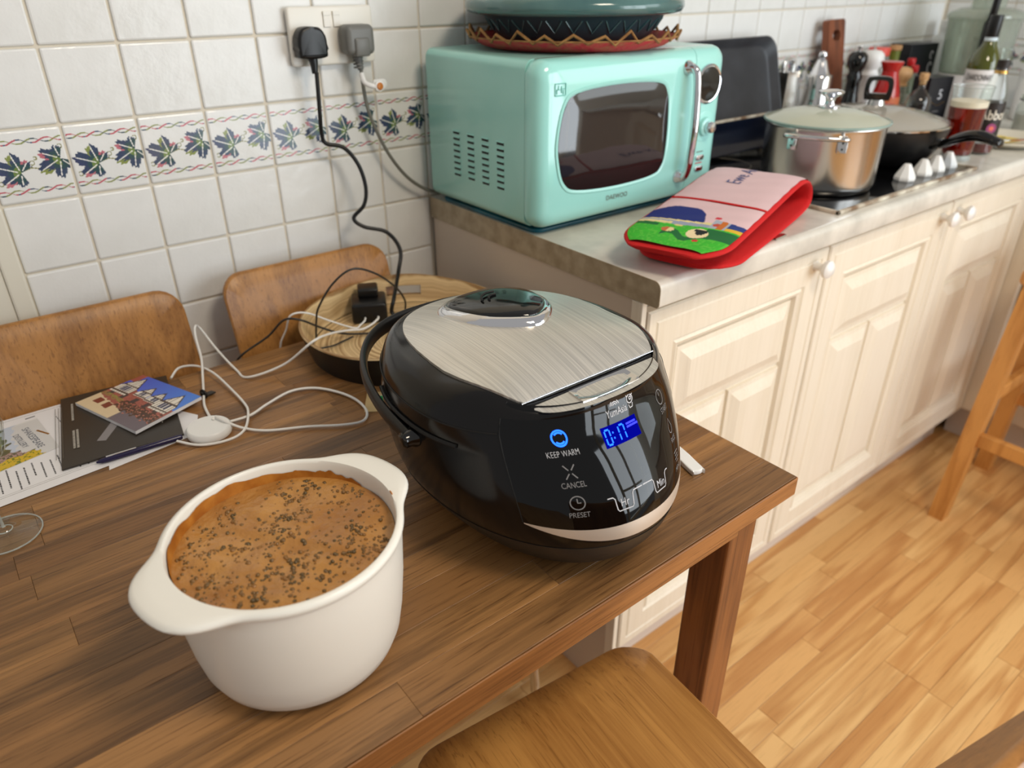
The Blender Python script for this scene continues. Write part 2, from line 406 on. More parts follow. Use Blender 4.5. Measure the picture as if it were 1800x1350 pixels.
# decorated tile: two vine leaves between twisted ribbons
def leaf_ink(x, y, cx, cy, rot, size, k):
    dx, dy = x-cx, y-cy; c, s = math.cos(rot), math.sin(rot)
    a, b = (dx*c+dy*s)/size, (-dx*s+dy*c)/size          # a: along the midrib from the stalk, b: across
    r = math.hypot(a, b); th = math.atan2(b, a)
    if abs(th) > 2.35: return None
    lobes = (0, .92, -.92, 1.85, -1.85); lens = (1.0, .84, .84, .58, .58)
    Rr = .50; li = 0; bd = 9; dv = 9
    for i, (l, q) in enumerate(zip(lobes, lens)):
        d = abs(th-l); Rr = max(Rr, q*math.exp(-(d/.62)**2.6))
        if d < bd: bd = d; li = i
        if d < 1.2: dv = min(dv, r*abs(math.sin(d)))
    Rr *= 1+.10*abs(math.sin(th*9+k))-.05+.05*math.sin(th*37)
    if r > Rr: return None
    if dv < .022 and .12 < r < .92*Rr: return (238, 236, 230)
    sd = 1 if th > lobes[li] else -1; t = r/Rr; n = hsh(int(a*40), int(b*40)+k)
    tip = {0: (66, 74, 108), 1: (196, 122, 132) if k == 1 else (60, 76, 104), 2: (140, 150, 84), 3: (70, 84, 108), 4: (192, 112, 124)}[(li+(k == 5)*2) % 5]
    if t > .72+.1*n and sd > -.5*(li % 2): return tip
    if r < .30 and abs(th) < 1.2: return (112, 134, 76)
    return (58+int(12*n), 68+int(16*n), 98+int(10*n)) if r > .42+.1*n else (58, 84, 88)
def ribbon(u, v, v0):
    p = u*5.5*math.pi; am = .03
    for sgn, cs in ((1, ((196, 96, 108), (84, 96, 122))), (-1, ((150, 156, 100), (70, 88, 96)))):
        yy = v0+sgn*am*math.sin(p+.4); sl = sgn*math.cos(p+.4)
        if abs(v-yy) < .008+.004*sl: return cs[0] if math.sin(p*.5+sgn) > 0 or sl > .4 else cs[1]
    return None
def border_ink(u, v):
    for v0 in (.845, .155):
        if .02 < u < .98:
            c = ribbon(u, v, v0)
            if c: return c
    c = leaf_ink(u, v, .36, .42, R(158), .33, 1)
    if c: return c
    c = leaf_ink(u, v, .90, .56, R(208), .32, 5)
    if c: return c
    if .40 < u < .60 and abs(v-(.44+.03*math.sin((u-.4)*14))) < .008: return (150, 146, 96)
    for ex, ey, rr in ((.53, .54, .03), (.58, .6, .022), (.93, .73, .03), (.08, .30, .03), (.14, .27, .022)):
        if abs(math.hypot(u-ex, v-ey)-rr) < .007 and u > ex-rr*.7: return (150, 150, 104)
    return None
leafmesh = [None]
def border_tile(x, z, rot=None):
    o = link('border_tile', tile_me, None, wb if rot is None else wr); return o
def print_on(o, y):
    if leafmesh[0] is None:
        q = raster('leaf_print', 110, 110, .0968, .0968, border_ink, m_inkglaze, o)
        for v in q.data.vertices: v.co = (v.co.x, -.00425, v.co.y)
        leafmesh[0] = q.data
    else: q = link('leaf_print', leafmesh[0], None, o)
    return q
def tile_obj(name, parent, loc, rx=0, rz=0):
    o = link(name, tile_me, None, parent); o.location = loc
    o.rotation_euler = (R((random.random()-.5)*.7), R((random.random()-.5)*.4), rz+R((random.random()-.5)*.7)); return o
for i in range(-1, 27):
    for k in range(5, 15):
        x0, z0 = i*T, .01+k*T      # rows: border occupies z 1.01..1.11
        if x0 > .58 and z0 < .9: continue
        if x0 > XC-.05: continue
        o = tile_obj('border_tile' if k == 10 else 'tile', wb, (x0+T/2, .004, z0+T/2))
        if k == 10: print_on(o, 0)
# painted door lining left of the tiles
G().box(-.126, -.006, 0, -.1005, .02, 1.01, .003).obj('trim_1', m_paint)
tag(bpy.data.objects['trim_1'], 'white painted timber edging where the tiles stop on the left', kind='structure')
G().box(-1.2, -.002, 0, -.126, .02, 1.01, .002).obj('trim_2', m_paint)
tag(bpy.data.objects['trim_2'], 'white painted panel left of the tiles below the border row', kind='structure')
# far wall
wr = G().box(XC+.004, -3.0, 0, XC+.12, .004, 2.2).obj('wall_right', m_grout); tag(wr, 'far end wall tiled in white with the same leaf border', kind='structure')
for i in range(0, 7):
    for k in range(9, 14):
        o = tile_obj('border_tile' if k == 10 else 'tile', wr, (XC+.004, -(i*T+T/2), .01+k*T+T/2), 0, R(-90))
        if k == 10: print_on(o, 0)

wn = thing('window_1', (2.15, -3.27, 0), 'unseen garden window opposite the tiled wall, white bars added to break up reflections', 'window', math.atan2(-1.15, 3.0)); wn['kind'] = 'structure'; del wn['category']
for x in (-1.16, -.42, .42, 1.16): G().box(x-.035, -.03, .25, x+.035, .03, 2.25, .004).obj('reflection_mullion', m_paint, wn)  # upright bars added out of view to break up the window's reflection
for z in (.27, 1.05, 2.22): G().box(-1.16, -.028, z-.035, 1.16, .028, z+.035, .004).obj('reflection_transom', m_paint, wn)  # cross bars, likewise added only to divide that reflection

# ---------------------------------------------------------------- base units and worktop
def ring_rects(g, x0, z0, x1, z1, steps, mi=0, y=0):
    """nested rectangles in the XZ plane: steps = (inset, height towards -Y)"""
    rings = []
    for ins, h in steps: rings.append([(x0+ins, y-h, z0+ins), (x1-ins, y-h, z0+ins), (x1-ins, y-h, z1-ins), (x0+ins, y-h, z1-ins)])
    g.loft(rings, mi, False, True)
def unit(x0, x1, label, knob_right, group='cream base units under the worktop'):
    t = thing('base_cabinet', ((x0+x1)/2, -.3, 0), label, 'cabinet', 0, group)
    ox, oy = (x0+x1)/2, -.3
    def L(o): o.location = (-ox, -oy, 0); return o
    L(G().box(x0+.002, -.553, .125, x1-.002, -.02, .868, .001).obj('carcass', m_carcass, t))
    a, b = x0+.003, x1-.003; z0, z1 = .135, .85
    g = G(); ring_rects(g, a, z0, b, z1, [(0, 0), (0, .016), (.003, .019), (.018, .019), (.020, .0165), (.023, .019), (.062, .019), (.066, .015), (.071, .0185), (.078, .015), (.084, .004)], y=-.556)
    d = L(g.obj('door', m_door, t))
    ia, ib, ja, jb = a+.084, b-.084, z0+.084, z1-.084
    hz = jb-.135; mid = (ia+ib)/2
    for p in ((ia, hz+.004, ib, jb), (ia, ja, mid-.003, hz-.004), (mid+.003, ja, ib, hz-.004)):
        g = G(); ring_rects(g, *p, [(0, -.001), (.002, .006), (.010, .007), (.030, .0155)], y=-.560); g.obj('raised_panel', m_door, d)
    kx = (x1-.042) if knob_right else (x0+.035)
    xf = Matrix.Translation((kx, -.573, .822)) @ Matrix.Rotation(R(90), 4, 'X')
    G().lathe([(.012, 0), (.008, .004), (.0065, .014), (.012, .018), (.0165, .023), (.0165, .029), (.011, .034), (0, .0355)], 24, xf=xf).obj('knob', m_knob, d, 40)
    return t
unit(.612, 1.105, 'cream panelled base cabinet at the worktop end nearest the table', True)
unit(1.105, 1.600, 'cream panelled base cabinet below the hob, middle of the three doors', True)
unit(1.600, 2.085, 'cream panelled base cabinet furthest from the table, beside the corner', False)
# end panel facing the table
ep = G().box(.603, -.572, .0, .6115, -.006, .868, .001).obj('end_panel', [m_carcass]); tag(ep, 'plain beige end panel closing the run of cabinets beside the table', 'panel')
ef = G().box(.6005, -.5725, 0, .611, -.5505, .868, .0015).obj('edge_post', m_door, ep)
pl = G().box(.613, -.510, 0, 2.12, -.494, .1248, .001).obj('plinth', m_plinth); tag(pl, 'long pale plinth board under the cream base cabinets', 'plinth')
# return run beyond the corner
ru = thing('corner_cabinet', (2.36, -.9, 0), 'cream return cabinet across the far end behind the wooden stool', 'cabinet')
def LR(o): o.location = (-2.36, .9, 0); return o
LR(G().box(2.125, -2.2, .13, 2.615, -.578, .868, .001).obj('carcass', m_carcass, ru))
LR(G().box(2.0865, -.612, .135, 2.124, -.545, .85, .004).obj('corner_post', m_door, ru))
for k in range(2):
    y1 = -.616-k*.5; y0 = y1-.49
    xf = Matrix.Translation((2.108, 0, 0)) @ Matrix.Rotation(R(-90), 4, 'Z')
    g = G(); ring_rects(g, -y1, .135, -y0, .85, [(0, 0), (0, .012), (.003, .015), (.062, .015), (.070, .011), (.084, .005)], y=0)
    g.V = [tuple(Matrix.Translation((2.123, 0, 0)) @ Vector((v[1], -v[0], v[2]))) for v in g.V]
    LR(g.obj('door', m_door, ru))
LR(G().box(2.17, -2.2, 0, 2.186, -.52, .1295, .001).obj('plinth', m_plinth, ru))
# worktop with rolled front edge
wt = thing('worktop', (1.6, -.3, .87), 'pale marbled laminate worktop with a rolled front edge', 'worktop')
def LW(o): o.location = (-1.6, .3, -.87); return o
def wprof(yb, yf):
    pr = [(yb, .8695), (yb, .91), (yf+.012, .91)]
    for k in range(1, 6): a = R(90*k/5); pr.append((yf+.012-.012*math.sin(a), .898+.012*math.cos(a)))
    pr += [(yf, .876)]
    for k in range(1, 4): a = R(90*k/3); pr.append((yf+.006-.006*math.cos(a), .876-.006*math.sin(a)))
    return pr
pr = wprof(-.002, -.604)
g = G(); g.loft([[(x, y, z) for y, z in pr] for x in (.6006, XC-.002)], 0, True, True)
LW(g.obj('main_run', m_wtop, wt, 30))
g = G(); g.loft([[(x, y, z) for y, z in pr] for x in (.5995, .6005)], 0, True, True)
LW(g.obj('end_strip', m_wedge, wt, 30))
g = G(); pr2 = [(2.085-(y+.604)*0 + (y+.604), z) for y, z in wprof(-.104, -.604)]
g.loft([[(x, y, z) for x, z in [(2.0835+(p[0]-2.085), p[1]) for p in pr2]] for y in (-2.2, -.6045)], 0, True, True)
LW(g.obj('return_run', m_wtop, wt, 30))

# ---------------------------------------------------------------- dining table
tb = thing('dining_table', (0, -.5, 0), 'oiled oak dining table of joined staves pushed against the tiled wall', 'table')
X1, YF, YB, ZT = .561, -.878, -.136, .75
def LT(o, x=0, y=0, z=0): o.location = (x, y+.5, z); return o
random.seed(11)
rows = 17; sw = (YB-YF)/rows
stave_me = {}
for j in range(rows):
    y0 = YF+j*sw; x = X1; k = 0
    while x > -1.25:
        ln = [.30, .38, .46, .55, .62][int(hsh(j*3.1, k*1.7)*5)]
        if k == 0: ln = .12+.5*hsh(j, 2.2)
        ln = round(ln, 2)
        if ln not in stave_me:
            q = G().box(-ln+.0001, .0001, -.027, -.0001, sw-.0001, 0, .0003, 1); me = mesh('stave', q.V, q.F); me.materials.append(m_stave); stave_me[ln] = me
        o = link('stave', stave_me[ln], None, tb); LT(o, x, y0, ZT); x -= ln; k += 1
LT(G().box(X1-.0005, YF-.0012, ZT-.026, X1+.0012, YB, ZT-.001, .0006).obj('end_lipping', m_apron, tb))
LT(G().box(-1.25, YF-.0022, ZT-.0268, X1+.0012, YF-.0002, ZT-.0012, .001).obj('front_edge', m_apron, tb))
for (lx, ly) in ((.485, -.850), (.485, -.205), (-1.2, -.850), (-1.2, -.205)):
    LT(G().box(lx, ly, 0, lx+.055, ly+.055, ZT-.0275, .003).obj('leg', m_tableleg, tb))
LT(G().box(-1.145, -.864, ZT-.060, .478, -.842, ZT-.0275, .002).obj('apron', m_apron, tb))
LT(G().box(-1.145, -.19, ZT-.07, .484, -.17, ZT-.0275, .002).obj('apron', m_apron, tb))
LT(G().box(.50, -.794, ZT-.07, .52, -.206, ZT-.0275, .002).obj('apron', m_apron, tb))

# ---------------------------------------------------------------- chairs
def make_chair(label):
    t = thing('dining_chair', (0, 0, 0), label, 'chair')
    # back shell: rounded rectangle bent gently, x across, z up
    def shell(outline, surf, th, name, mat):
        n = len(outline); g = G()
        cxy = [sum(p[0] for p in outline)/n, sum(p[1] for p in outline)/n]
        fr = []; bk = []
        for f in (1.0, .985, .8, .55, .28):
            fr.append([surf(cxy[0]+(p[0]-cxy[0])*f, cxy[1]+(p[1]-cxy[1])*f, th/2 if f < 1 else th/2-.003) for p in outline])
            bk.append([surf(cxy[0]+(p[0]-cxy[0])*f, cxy[1]+(p[1]-cxy[1])*f, -th/2 if f < 1 else -th/2+.003) for p in outline])
        g.loft(bk[::-1]+fr, 0, True, True)
        return g.obj(name, mat, t, 40)
    ob = rrect(-.152, .54, .152, .861, .035, 6)
    shell(ob, lambda x, z, d: Vector((x, .265-.33*(.861-z)*.95-.03*(1-(x/.152)**2)*0-.25*x*x*0-d+.012*(x/.152)**2*-1+0.006, z)), .012, 'backrest', m_oakshell)
    os_ = rrect(-.183, -.218, .183, .20, .045, 6)
    def seat_s(x, y, d):
        drop = -.012*(1-sstep(-.218, -.15, y))
        return Vector((x, y, .445+drop-.006*(1-(x/.2)**2)+d))
    shell(os_, seat_s, .012, 'seat', m_oakseat)
    for sx in (-1, 1):
        G().tube([(sx*.155, -.16, .425), (sx*.165, -.19, 0)], .010, 10, res=1).obj('leg', m_chrome, t, 40)
        G().tube([(sx*.135, .150, .56), (sx*.15, .135, .47), (sx*.155, .14, .42), (sx*.165, .20, 0)], .010, 10, res=5).obj('leg', m_chrome, t, 40)
    G().tube([(-.155, -.16, .425), (-.155, .14, .42), (.155, .14, .42), (.155, -.16, .425)], .009, 8, res=1).obj('seat_rail', m_chrome, t, 40)
    return t
c0 = make_chair('oak plywood chair behind the table with papers lying in front of its backrest')
c0.location = (-.062, -.312, 0)
c1 = copy_tree(c0); c1.location = (.306, -.312, 0); c0['group'] = c1['group'] = 'oak plywood chairs at the table'; c1['label'] = 'oak plywood chair behind the table beside the round bamboo tray'
c2 = copy_tree(c0); c2.location = (.238, -.942, 0); c2.rotation_euler = (0, 0, R(174)); c2['group'] = c0['group']; c2['label'] = 'oak plywood chair on the near side, its bare seat under the table edge'

# ---------------------------------------------------------------- wooden stool
st = thing('bar_stool', (1.88, -.88, 0), 'light pine bar stool standing in front of the corner cabinet', 'stool')
def lg(x0, y0, x1, y1, w, z1=.66):
    g = G(); V0 = [(x0-w, y0-w, 0), (x0+w, y0-w, 0), (x0+w, y0+w, 0), (x0-w, y0+w, 0)]; V1 = [(x1-w, y1-w, z1), (x1+w, y1-w, z1), (x1+w, y1+w, z1), (x1-w, y1+w, z1)]
    g.loft([V0, V1]); o = g.obj('leg', m_pine, st, 30); o.location = (-1.88, .88, 0)
for a in ((1.715, -.715, 1.765, -.735), (2.055, -.69, 2.005, -.72), (1.715, -1.06, 1.765, -1.03), (2.055, -1.06, 2.005, -1.03)): lg(*a, .019)
for b in ((1.722, -1.04, .235, 1.742, -.74, .272), (2.03, -1.04, .235, 2.05, -.71, .272), (1.74, -1.04, .33, 2.03, -1.02, .367), (1.74, -.73, .33, 2.03, -.71, .367)):
    o = G().box(*b, .003).obj('rail', m_pine, st); o.location = (-1.88, .88, 0)
o = G().prism(rrect(1.735, -1.07, 2.035, -.70, .03), .66, .69, .006).obj('seat', m_pine, st, 40); o.location = (-1.88, .88, 0)

# ---------------------------------------------------------------- rice cooker
CX, CY = .285, -.69; NE = 2.13
LV = [(.752, .088, .143, .128), (.757, .095, .150, .135), (.775, .112, .172, .152), (.81, .136, .188, .167), (.85, .147, .180, .173),
      (.89, .151, .159, .175), (.92, .149, .139, .174), (.932, .145, .134, .172), (.942, .137, .131, .168), (.950, .126, .127, .163)]
def lvl(z):
    for a, b in zip(LV, LV[1:]):
        if z <= b[0]:
            t = (z-a[0])/(b[0]-a[0]); i = LV.index(a); p = LV[max(i-1, 0)]; q = LV[min(i+2, len(LV)-1)]
            out = []
            for k in (1, 2, 3):
                m0 = (b[k]-p[k])/max(b[0]-p[0], 1e-6)*(b[0]-a[0]); m1 = (q[k]-a[k])/max(q[0]-a[0], 1e-6)*(b[0]-a[0])
                out.append((2*t**3-3*t*t+1)*a[k]+(t**3-2*t*t+t)*m0+(-2*t**3+3*t*t)*b[k]+(t**3-t*t)*m1)
            return out
    return LV[-1][1:]
def spow(v, e): return math.copysign(abs(v)**e, v)
def ck(th, z, off=0, dims=None):
    """point on the cooker's shell; th = 0 faces the room"""
    a, bf, bb = dims or lvl(z); s, c = math.sin(th), math.cos(th); b = bf if c > 0 else bb
    return Vector((CX+(a+off)*spow(s, 2/NE), CY-(b+off)*spow(c, 2/NE), z))
rc = thing('rice_cooker', (CX, CY, ZT), 'black and silver electric rice cooker showing 0:17 on a blue display', 'rice cooker')
def LC(o): o.location = (-CX, -CY, -ZT); return o
NT = 112; YCUT = -.789
def ringz(z, off=0, dims=None): return [ck(2*math.pi*k/NT, z, off, dims) for k in range(NT)]
zs = [.754, .757, .762, .768, .775, .785, .797, .808]
LC(G().loft([ringz(z) for z in zs]).obj('base', m_cookbase, rc, 50))
zs = [.808+(.921-.808)*k/22 for k in range(23)]
LC(G().loft([ringz(z, -.0006) for z in zs]).obj('body_shell', m_cooker, rc, 50))
for sx in (-1, 1):
    for sy in (-.1, .09): LC(G().lathe([(.012, .750), (.012, .756)], 16, (CX+sx*.05, CY+sy*.8)).obj('foot', m_black, rc))
# front glass panel, between the two seams
def patch(t0, t1, zf0, zf1, off, nt=40, nz=18, thick=.002):
    g = G(); rows = []
    for j in range(nz+1):
        row = []
        for i in range(nt+1):
            th = t0+(t1-t0)*i/nt; z0, z1 = zf0(th), zf1(th); row.append(ck(th, z0+(z1-z0)*j/nz, off))
        rows.append(row)
    g.loft(rows, 0, False, False, False)
    edge = [ck(t0+(t1-t0)*i/nt, zf0(t0+(t1-t0)*i/nt), off) for i in range(nt+1)]
    return g
TH = R(47.3)
bt = lambda th: .8305+.0075*(abs(th)/TH)**2
bb_ = lambda th: .8145+.0225*(abs(th)/TH)**2.2
pt_ = lambda th: .9435+.004*(abs(th)/TH)**2
LC(patch(-TH, TH, bt, pt_, .0008).obj('control_panel', m_panelblk, rc, 50))
LC(patch(-TH*.995, TH*.995, bb_, bt, .0010, 40, 4).obj('silver_band', m_champ, rc, 50))
for s in (-1, 1):
    LC(G().tube([ck(s*TH, .838+.11*k/8, .0004) for k in range(9)], .0007, 6, res=1).obj('panel_seam', m_seam, rc))
LC(G().tube([ck(R(d), .9215-.0*d, .0002) for d in range(47, 314, 5)], .0009, 6, res=2).obj('lid_seam', m_seam, rc))
# lid: black collar rising to the brushed plate
def zt(x, y):
    f = 1-sstep(-.69, YCUT, y)
    return .9705-.0165*f*((x-CX)/.114)**2-(.030 if y > -.672 else .0377)*((y+.672)/.15)**2
def plate_pt(th, f=1.0, dz=0, a=.114, bf=.1455, bbk=.166):
    s, c = math.sin(th), math.cos(th); b = bf if c > 0 else bbk
    x = CX+a*f*spow(s, 2/NE); y = CY-b*f*spow(c, 2/NE); return Vector((x, y, zt(x, y)+dz))
rings = [ringz(z) for z in (.9215, .926, .931)]
outer = rings[-1]
inner = [plate_pt(2*math.pi*k/NT, 1.0, -.0025, .118, .1345, .169) for k in range(NT)]
for t in (.18, .36, .55, .75, .9, 1.0):
    bow = .006*math.sin(math.pi*t)
    rings.append([o.lerp(i, t)+Vector((0, 0, bow)) + (o-i).normalized()*bow*.6 for o, i in zip(outer, inner)])
for f in (.85, .55, .2): rings.append([plate_pt(2*math.pi*k/NT, f, -.004, .118, .1345, .169) for k in range(NT)])
LC(G().loft(rings).obj('lid_collar', m_cooker, rc, 50))
YCUT = -.789
def plate(name, mat, keep_back):
    g = G(); n = 90; xs = []
    top = []; rows = []
    # fan of strips across x
    for i in range(n+1):
        x = CX-.1138+.2276*i/n; q = max(1-abs((x-CX)/.114)**NE, 0)**(1/NE)
        yb = CY+.166*q; yf = CY-.1455*q
        if keep_back: yf = max(yf, YCUT)
        rows.append((x, yf, yb))
    up_, dn = [], []
    m = 26
    for x, yf, yb in rows:
        up_.append([Vector((x, yf+(yb-yf)*j/m, zt(x, yf+(yb-yf)*j/m))) for j in range(m+1)])
    g.loft(up_, 0, False, False, False)
    rim = [c[0] for c in up_]+[c[-1] for c in up_[::-1]]
    low = [p-Vector((0, 0, .0045)) for p in rim]
    g.loft([rim, low], 0, False, False)
    return LC(g.obj(name, mat, rc, 40))
plate('lid_plate', m_lidsteel, True)
# bright bevelled edge along the straight front of the plate
LC(G().tube([(CX-.088+.176*k/12, YCUT-.0006, zt(CX-.088+.176*k/12, YCUT)-.0012) for k in range(13)], .0010, 8, res=1).obj('plate_edge', m_chrome, rc, 60))
# crescent in front of the plate with the release button
g = G(); cols = []
for i in range(41):
    x = CX-.0815+.163*i/40; u = (x-CX)/.0815
    y1 = -.7965-.0005; y0 = -.7975-.030*math.sqrt(max(0, 1-abs(u)**2.2))
    cols.append([Vector((x, y0+(y1-y0)*j/6, .9448-.0025*(1-j/6))) for j in range(7)])
g.loft(cols, 0, False, False, False)
LC(g.obj('front_crescent', m_lidsteel, rc, 40))
g = G()
bx = [(CX-.0375, CX+.0375)]
rows = []
for k in range(13):
    x = CX-.0375+.075*k/12; u = (k/6-1); sag = .0065*(1-u*u)
    rows.append([Vector((x, y, z)) for y, z in ((-.798, .9462), (-.803, .9458-sag*.9), (-.809, .9452-sag), (-.8145, .9452-sag*.3), (-.8185-.002*(1-u*u), .9440), (-.8195-.002*(1-u*u), .9405), (-.798, .938))])
g.loft(rows)
LC(g.obj('release_button', m_steel2, rc, 35))
# steam vent cap
vp = catmull([(.235, -.597, 0), (.236, -.640, 0), (.252, -.676, 0), (.290, -.702, 0), (.326, -.682, 0), (.343, -.648, 0), (.345, -.612, 0), (.330, -.580, 0), (.296, -.572, 0), (.256, -.576, 0)], 5, True)
vc = Vector((.291, -.635, 0))
def vring(f, dz): return [Vector((vc.x+(p.x-vc.x)*f, vc.y+(p.y-vc.y)*f, zt(vc.x+(p.x-vc.x)*f, vc.y+(p.y-vc.y)*f)+dz)) for p in vp]
v = G().loft([vring(1.03, -.001), vring(1.02, .0015), vring(1.0, .0035), vring(.96, .0055), vring(.88, .0072), vring(.86, .0066)]).obj('vent_frame', m_chrome, rc, 50); LC(v)
v = G().loft([vring(.865, .006), vring(.86, .0076), vring(.80, .0095), vring(.5, .0112), vring(.1, .012)]).obj('vent_cover', m_blackgloss, rc, 50); LC(v)
for rr in (.011, .019):
    o = G().tube([(.285+rr*math.cos(R(a)), -.640+rr*math.sin(R(a)), zt(.285, -.64)+.0121) for a in range(70, 171, 20)], .0014, 6, res=3).obj('vent_slot', m_seam, rc); LC(o)
# carry handle folded to the back, with pivot knobs
hp = []
for a in range(0, 181, 12):
    t = R(a); hp.append((CX-.1545*spow(math.cos(t), .75), CY-.006+.212*math.sin(t)**.85, .888+.026*math.sin(t)))
def hand(ptsl):
    g = G(); P = catmull(ptsl, 5); rings = []
    for i, p in enumerate(P):
        t = (P[min(i+1, len(P)-1)]-P[max(i-1, 0)]).normalized(); upv = Vector((0, 0, 1)); sd = t.cross(upv).normalized(); uu = sd.cross(t)
        rings.append([p+sd*.0045*math.cos(2*math.pi*k/14)+uu*.0095*math.sin(2*math.pi*k/14) for k in range(14)])
    return g.loft(rings)
LC(hand(hp).obj('carry_handle', m_black, rc, 50))
for s in (-1, 1):
    xf = Matrix.Translation((CX+s*.1455, CY-.006, .889)) @ Matrix.Rotation(R(90*s), 4, 'Y')
    LC(G().lathe([(.011, 0), (.011, .006), (.0085, .010), (.0085, .017), (.006, .019), (0, .0193)], 24, xf=xf).obj('handle_pivot', m_blackgloss, rc, 40))
    LC(G().tube([ck(R(s*d), .903, .0006) for d in (66, 76, 86, 96, 106, 116)], .0022, 8, res=4).obj('handle_recess', m_seam, rc))
# lettering on the panel: laid on the glass through the same surface function
def on_panel(V, x0, z0, off=.0012):
    out = []
    for p in V:
        x, z = x0+p[0], z0+p[1]; a, bf, bb = lvl(z); u = min(abs((x-CX)/(a+off)), .98)
        out.append(Vector((x, CY-(bf+off)*(1-u**NE)**(1/NE), z)))
    return out
def ptext(name, s, size, x0, z0, mat, sx=.82, **k):
    V, F = text_geo(s, size, **k)
    if len(V): LC(G().add(on_panel([(v[0]*sx, v[1]) for v in V], x0, z0), F).obj(name, mat, rc))
def pline(name, segs, x0, z0, mat, w=.0005, off=.0012):
    g = G()
    for pts, closed in segs:
        P = catmull([(p[0], p[1], 0) for p in pts], 1, closed); n = len(P); L_, R_ = [], []
        for i, p in enumerate(P):
            a = P[i-1] if (closed or i) else P[0]; b = P[(i+1) % n] if (closed or i < n-1) else P[-1]
            t = (b-a).normalized(); nn = Vector((-t.y, t.x, 0)); L_.append(p+nn*w); R_.append(p-nn*w)
        if closed: L_.append(L_[0]); R_.append(R_[0])
        g.loft([on_panel(L_, x0, z0, off), on_panel(R_, x0, z0, off)], 0, False, False, False)
    return LC(g.obj(name, mat, rc))
def circ(r, a0=0, a1=360, n=28, cx=0, cy=0):
    k = n+1 if a1-a0 < 360 else n
    return [(cx+r*math.cos(R(a0+(a1-a0)*i/n)), cy+r*math.sin(R(a0+(a1-a0)*i/n))) for i in range(k)]
ptext('keep_warm_text', 'KEEP WARM', .0072, .2165, .9035, m_inklight, .74, off=-.00012)
pline('keep_warm_icon', [(circ(.0066), True), (circ(.0046, 40, 140), False), (circ(.0046, 220, 320), False)], .2175, .9165, m_blue, .00075)
ptext('cancel_text', 'CANCEL', .0072, .217, .8765, m_inkdim, .78)
pline('cancel_icon', [([(-.005, -.006), (-.0012, -.0014)], False), ([(.0012, .0014), (.005, .006)], False), ([(-.005, .006), (-.0012, .0014)], False), ([(.0012, -.0014), (.005, -.006)], False)], .217, .8882, m_inkdim, .0005)
ptext('preset_text', 'PRESET', .0072, .216, .8487, m_inkdim, .78)
pline('preset_icon', [(circ(.0062), True), ([(0, .004), (0, 0), (.003, 0)], False)], .216, .8605, m_inkdim, .0005)
ptext('logo_text', 'YumAsia', .0098, .2835, .9245, m_inklight, .78)
pline('logo_arcs', [(circ(.0022, 20, 160, 12), False), (circ(.0040, 15, 165, 14), False), (circ(.0058, 10, 170, 16), False)], .2820, .9302, m_inklight, .0005)
pline('logo_mascot', [(circ(.0040, cx=0, cy=.003), True), (circ(.0014, cx=.0008, cy=.0035), True), (circ(.0012, cx=-.003, cy=.0068), True), (circ(.0012, cx=.003, cy=.0068), True), ([(-.0026, -.002), (-.0016, -.0052), (.0022, -.005), (.003, -.0015)], False)], .3030, .9275, m_inklight, .0005)
pline('hour_minute_outline', [([(-.042, .0035), (-.0365, .0035), (-.0345, .0015), (-.0335, -.0085), (-.032, -.0105), (-.0165, -.0105), (-.0150, -.0085), (-.0140, .0020), (-.0125, .0040), (.0135, .0040), (.0150, .0020), (.0160, -.0085), (.0175, -.0105), (.0320, -.0105), (.0335, -.0085), (.0345, .0015), (.0365, .0035), (.040, .0035)], False)], CX, .8555, m_inklight, .0005)
ptext('hour_text', 'Hr', .0105, .2605, .8520, m_inklight, .85)
ptext('minute_text', 'Min', .0105, .3105, .8515, m_inklight, .8)
# right-hand column
pline('start_icon', [(circ(.0062), True), ([(0, .001), (0, .0045)], False)], .3515, .9135, m_inkdim, .0004)
ptext('start_text', 'START', .0068, .3525, .9020, m_inkdim, .74)
pline('boost_icon', [([(0, .007), (-.004, -.001), (-.003, -.005), (0, -.0065), (.003, -.005), (.004, -.001)], True)], .353, .8860, m_inkdim, .0004)
ptext('boost_text', 'RICE', .0068, .353, .8735, m_inkdim, .76)
pline('menu_icon', [([(-.005, .004), (.005, .004)], False), ([(-.004, .001), (.004, .001)], False), ([(-.005, -.002), (.005, -.002)], False), ([(-.003, -.005), (.003, -.005)], False)], .3515, .8580, m_inkdim, .0005)
ptext('menu_text', 'MENU', .0068, .3515, .8460, m_inkdim, .74)
# display: blue backlight, seven-segment figures
g = G(); cols = []
for i in range(17):
    x = -.0265+.046*i/16; cols.append(on_panel([(x, -.0085), (x, 0), (x, .0085)], CX, .9075, .0010))
g.loft(cols, 0, False, False, False); LC(g.obj('display', m_bluebg, rc))
SEG = {'a': [(0, 1), (1, 1)], 'b': [(1, 1), (1, .5)], 'c': [(1, .5), (1, 0)], 'd': [(0, 0), (1, 0)], 'e': [(0, 0), (0, .5)], 'f': [(0, .5), (0, 1)], 'g': [(0, .5), (1, .5)]}
segs = []
for x, ss in ((-.0235, 'abcdef'), (-.0125, 'bc'), (-.0055, 'abc')):
    for c in ss:
        (a0, b0), (a1, b1) = SEG[c]; p = Vector((a0, b0)); q = Vector((a1, b1)); d = (q-p)*.1; p += d; q -= d
        segs.append(([(x+p.x*.0056, -.006+p.y*.012), (x+q.x*.0056, -.006+q.y*.012)], False))
segs += [([(-.0142, -.0026), (-.0142, -.0012)], False), ([(-.0142, .0018), (-.0142, .0032)], False)]
pline('display_figures', segs, CX, .9075, m_blue, .0007, .0016)
pline('display_bar', [([(.004, .002), (.019, .002)], False), ([(.004, .0045), (.017, .0045)], False)], CX, .9075, M('blue_led_dim', (10, 20, 200), .5, emit=(14, 30, 240), estr=1.6), .0008, .0016)

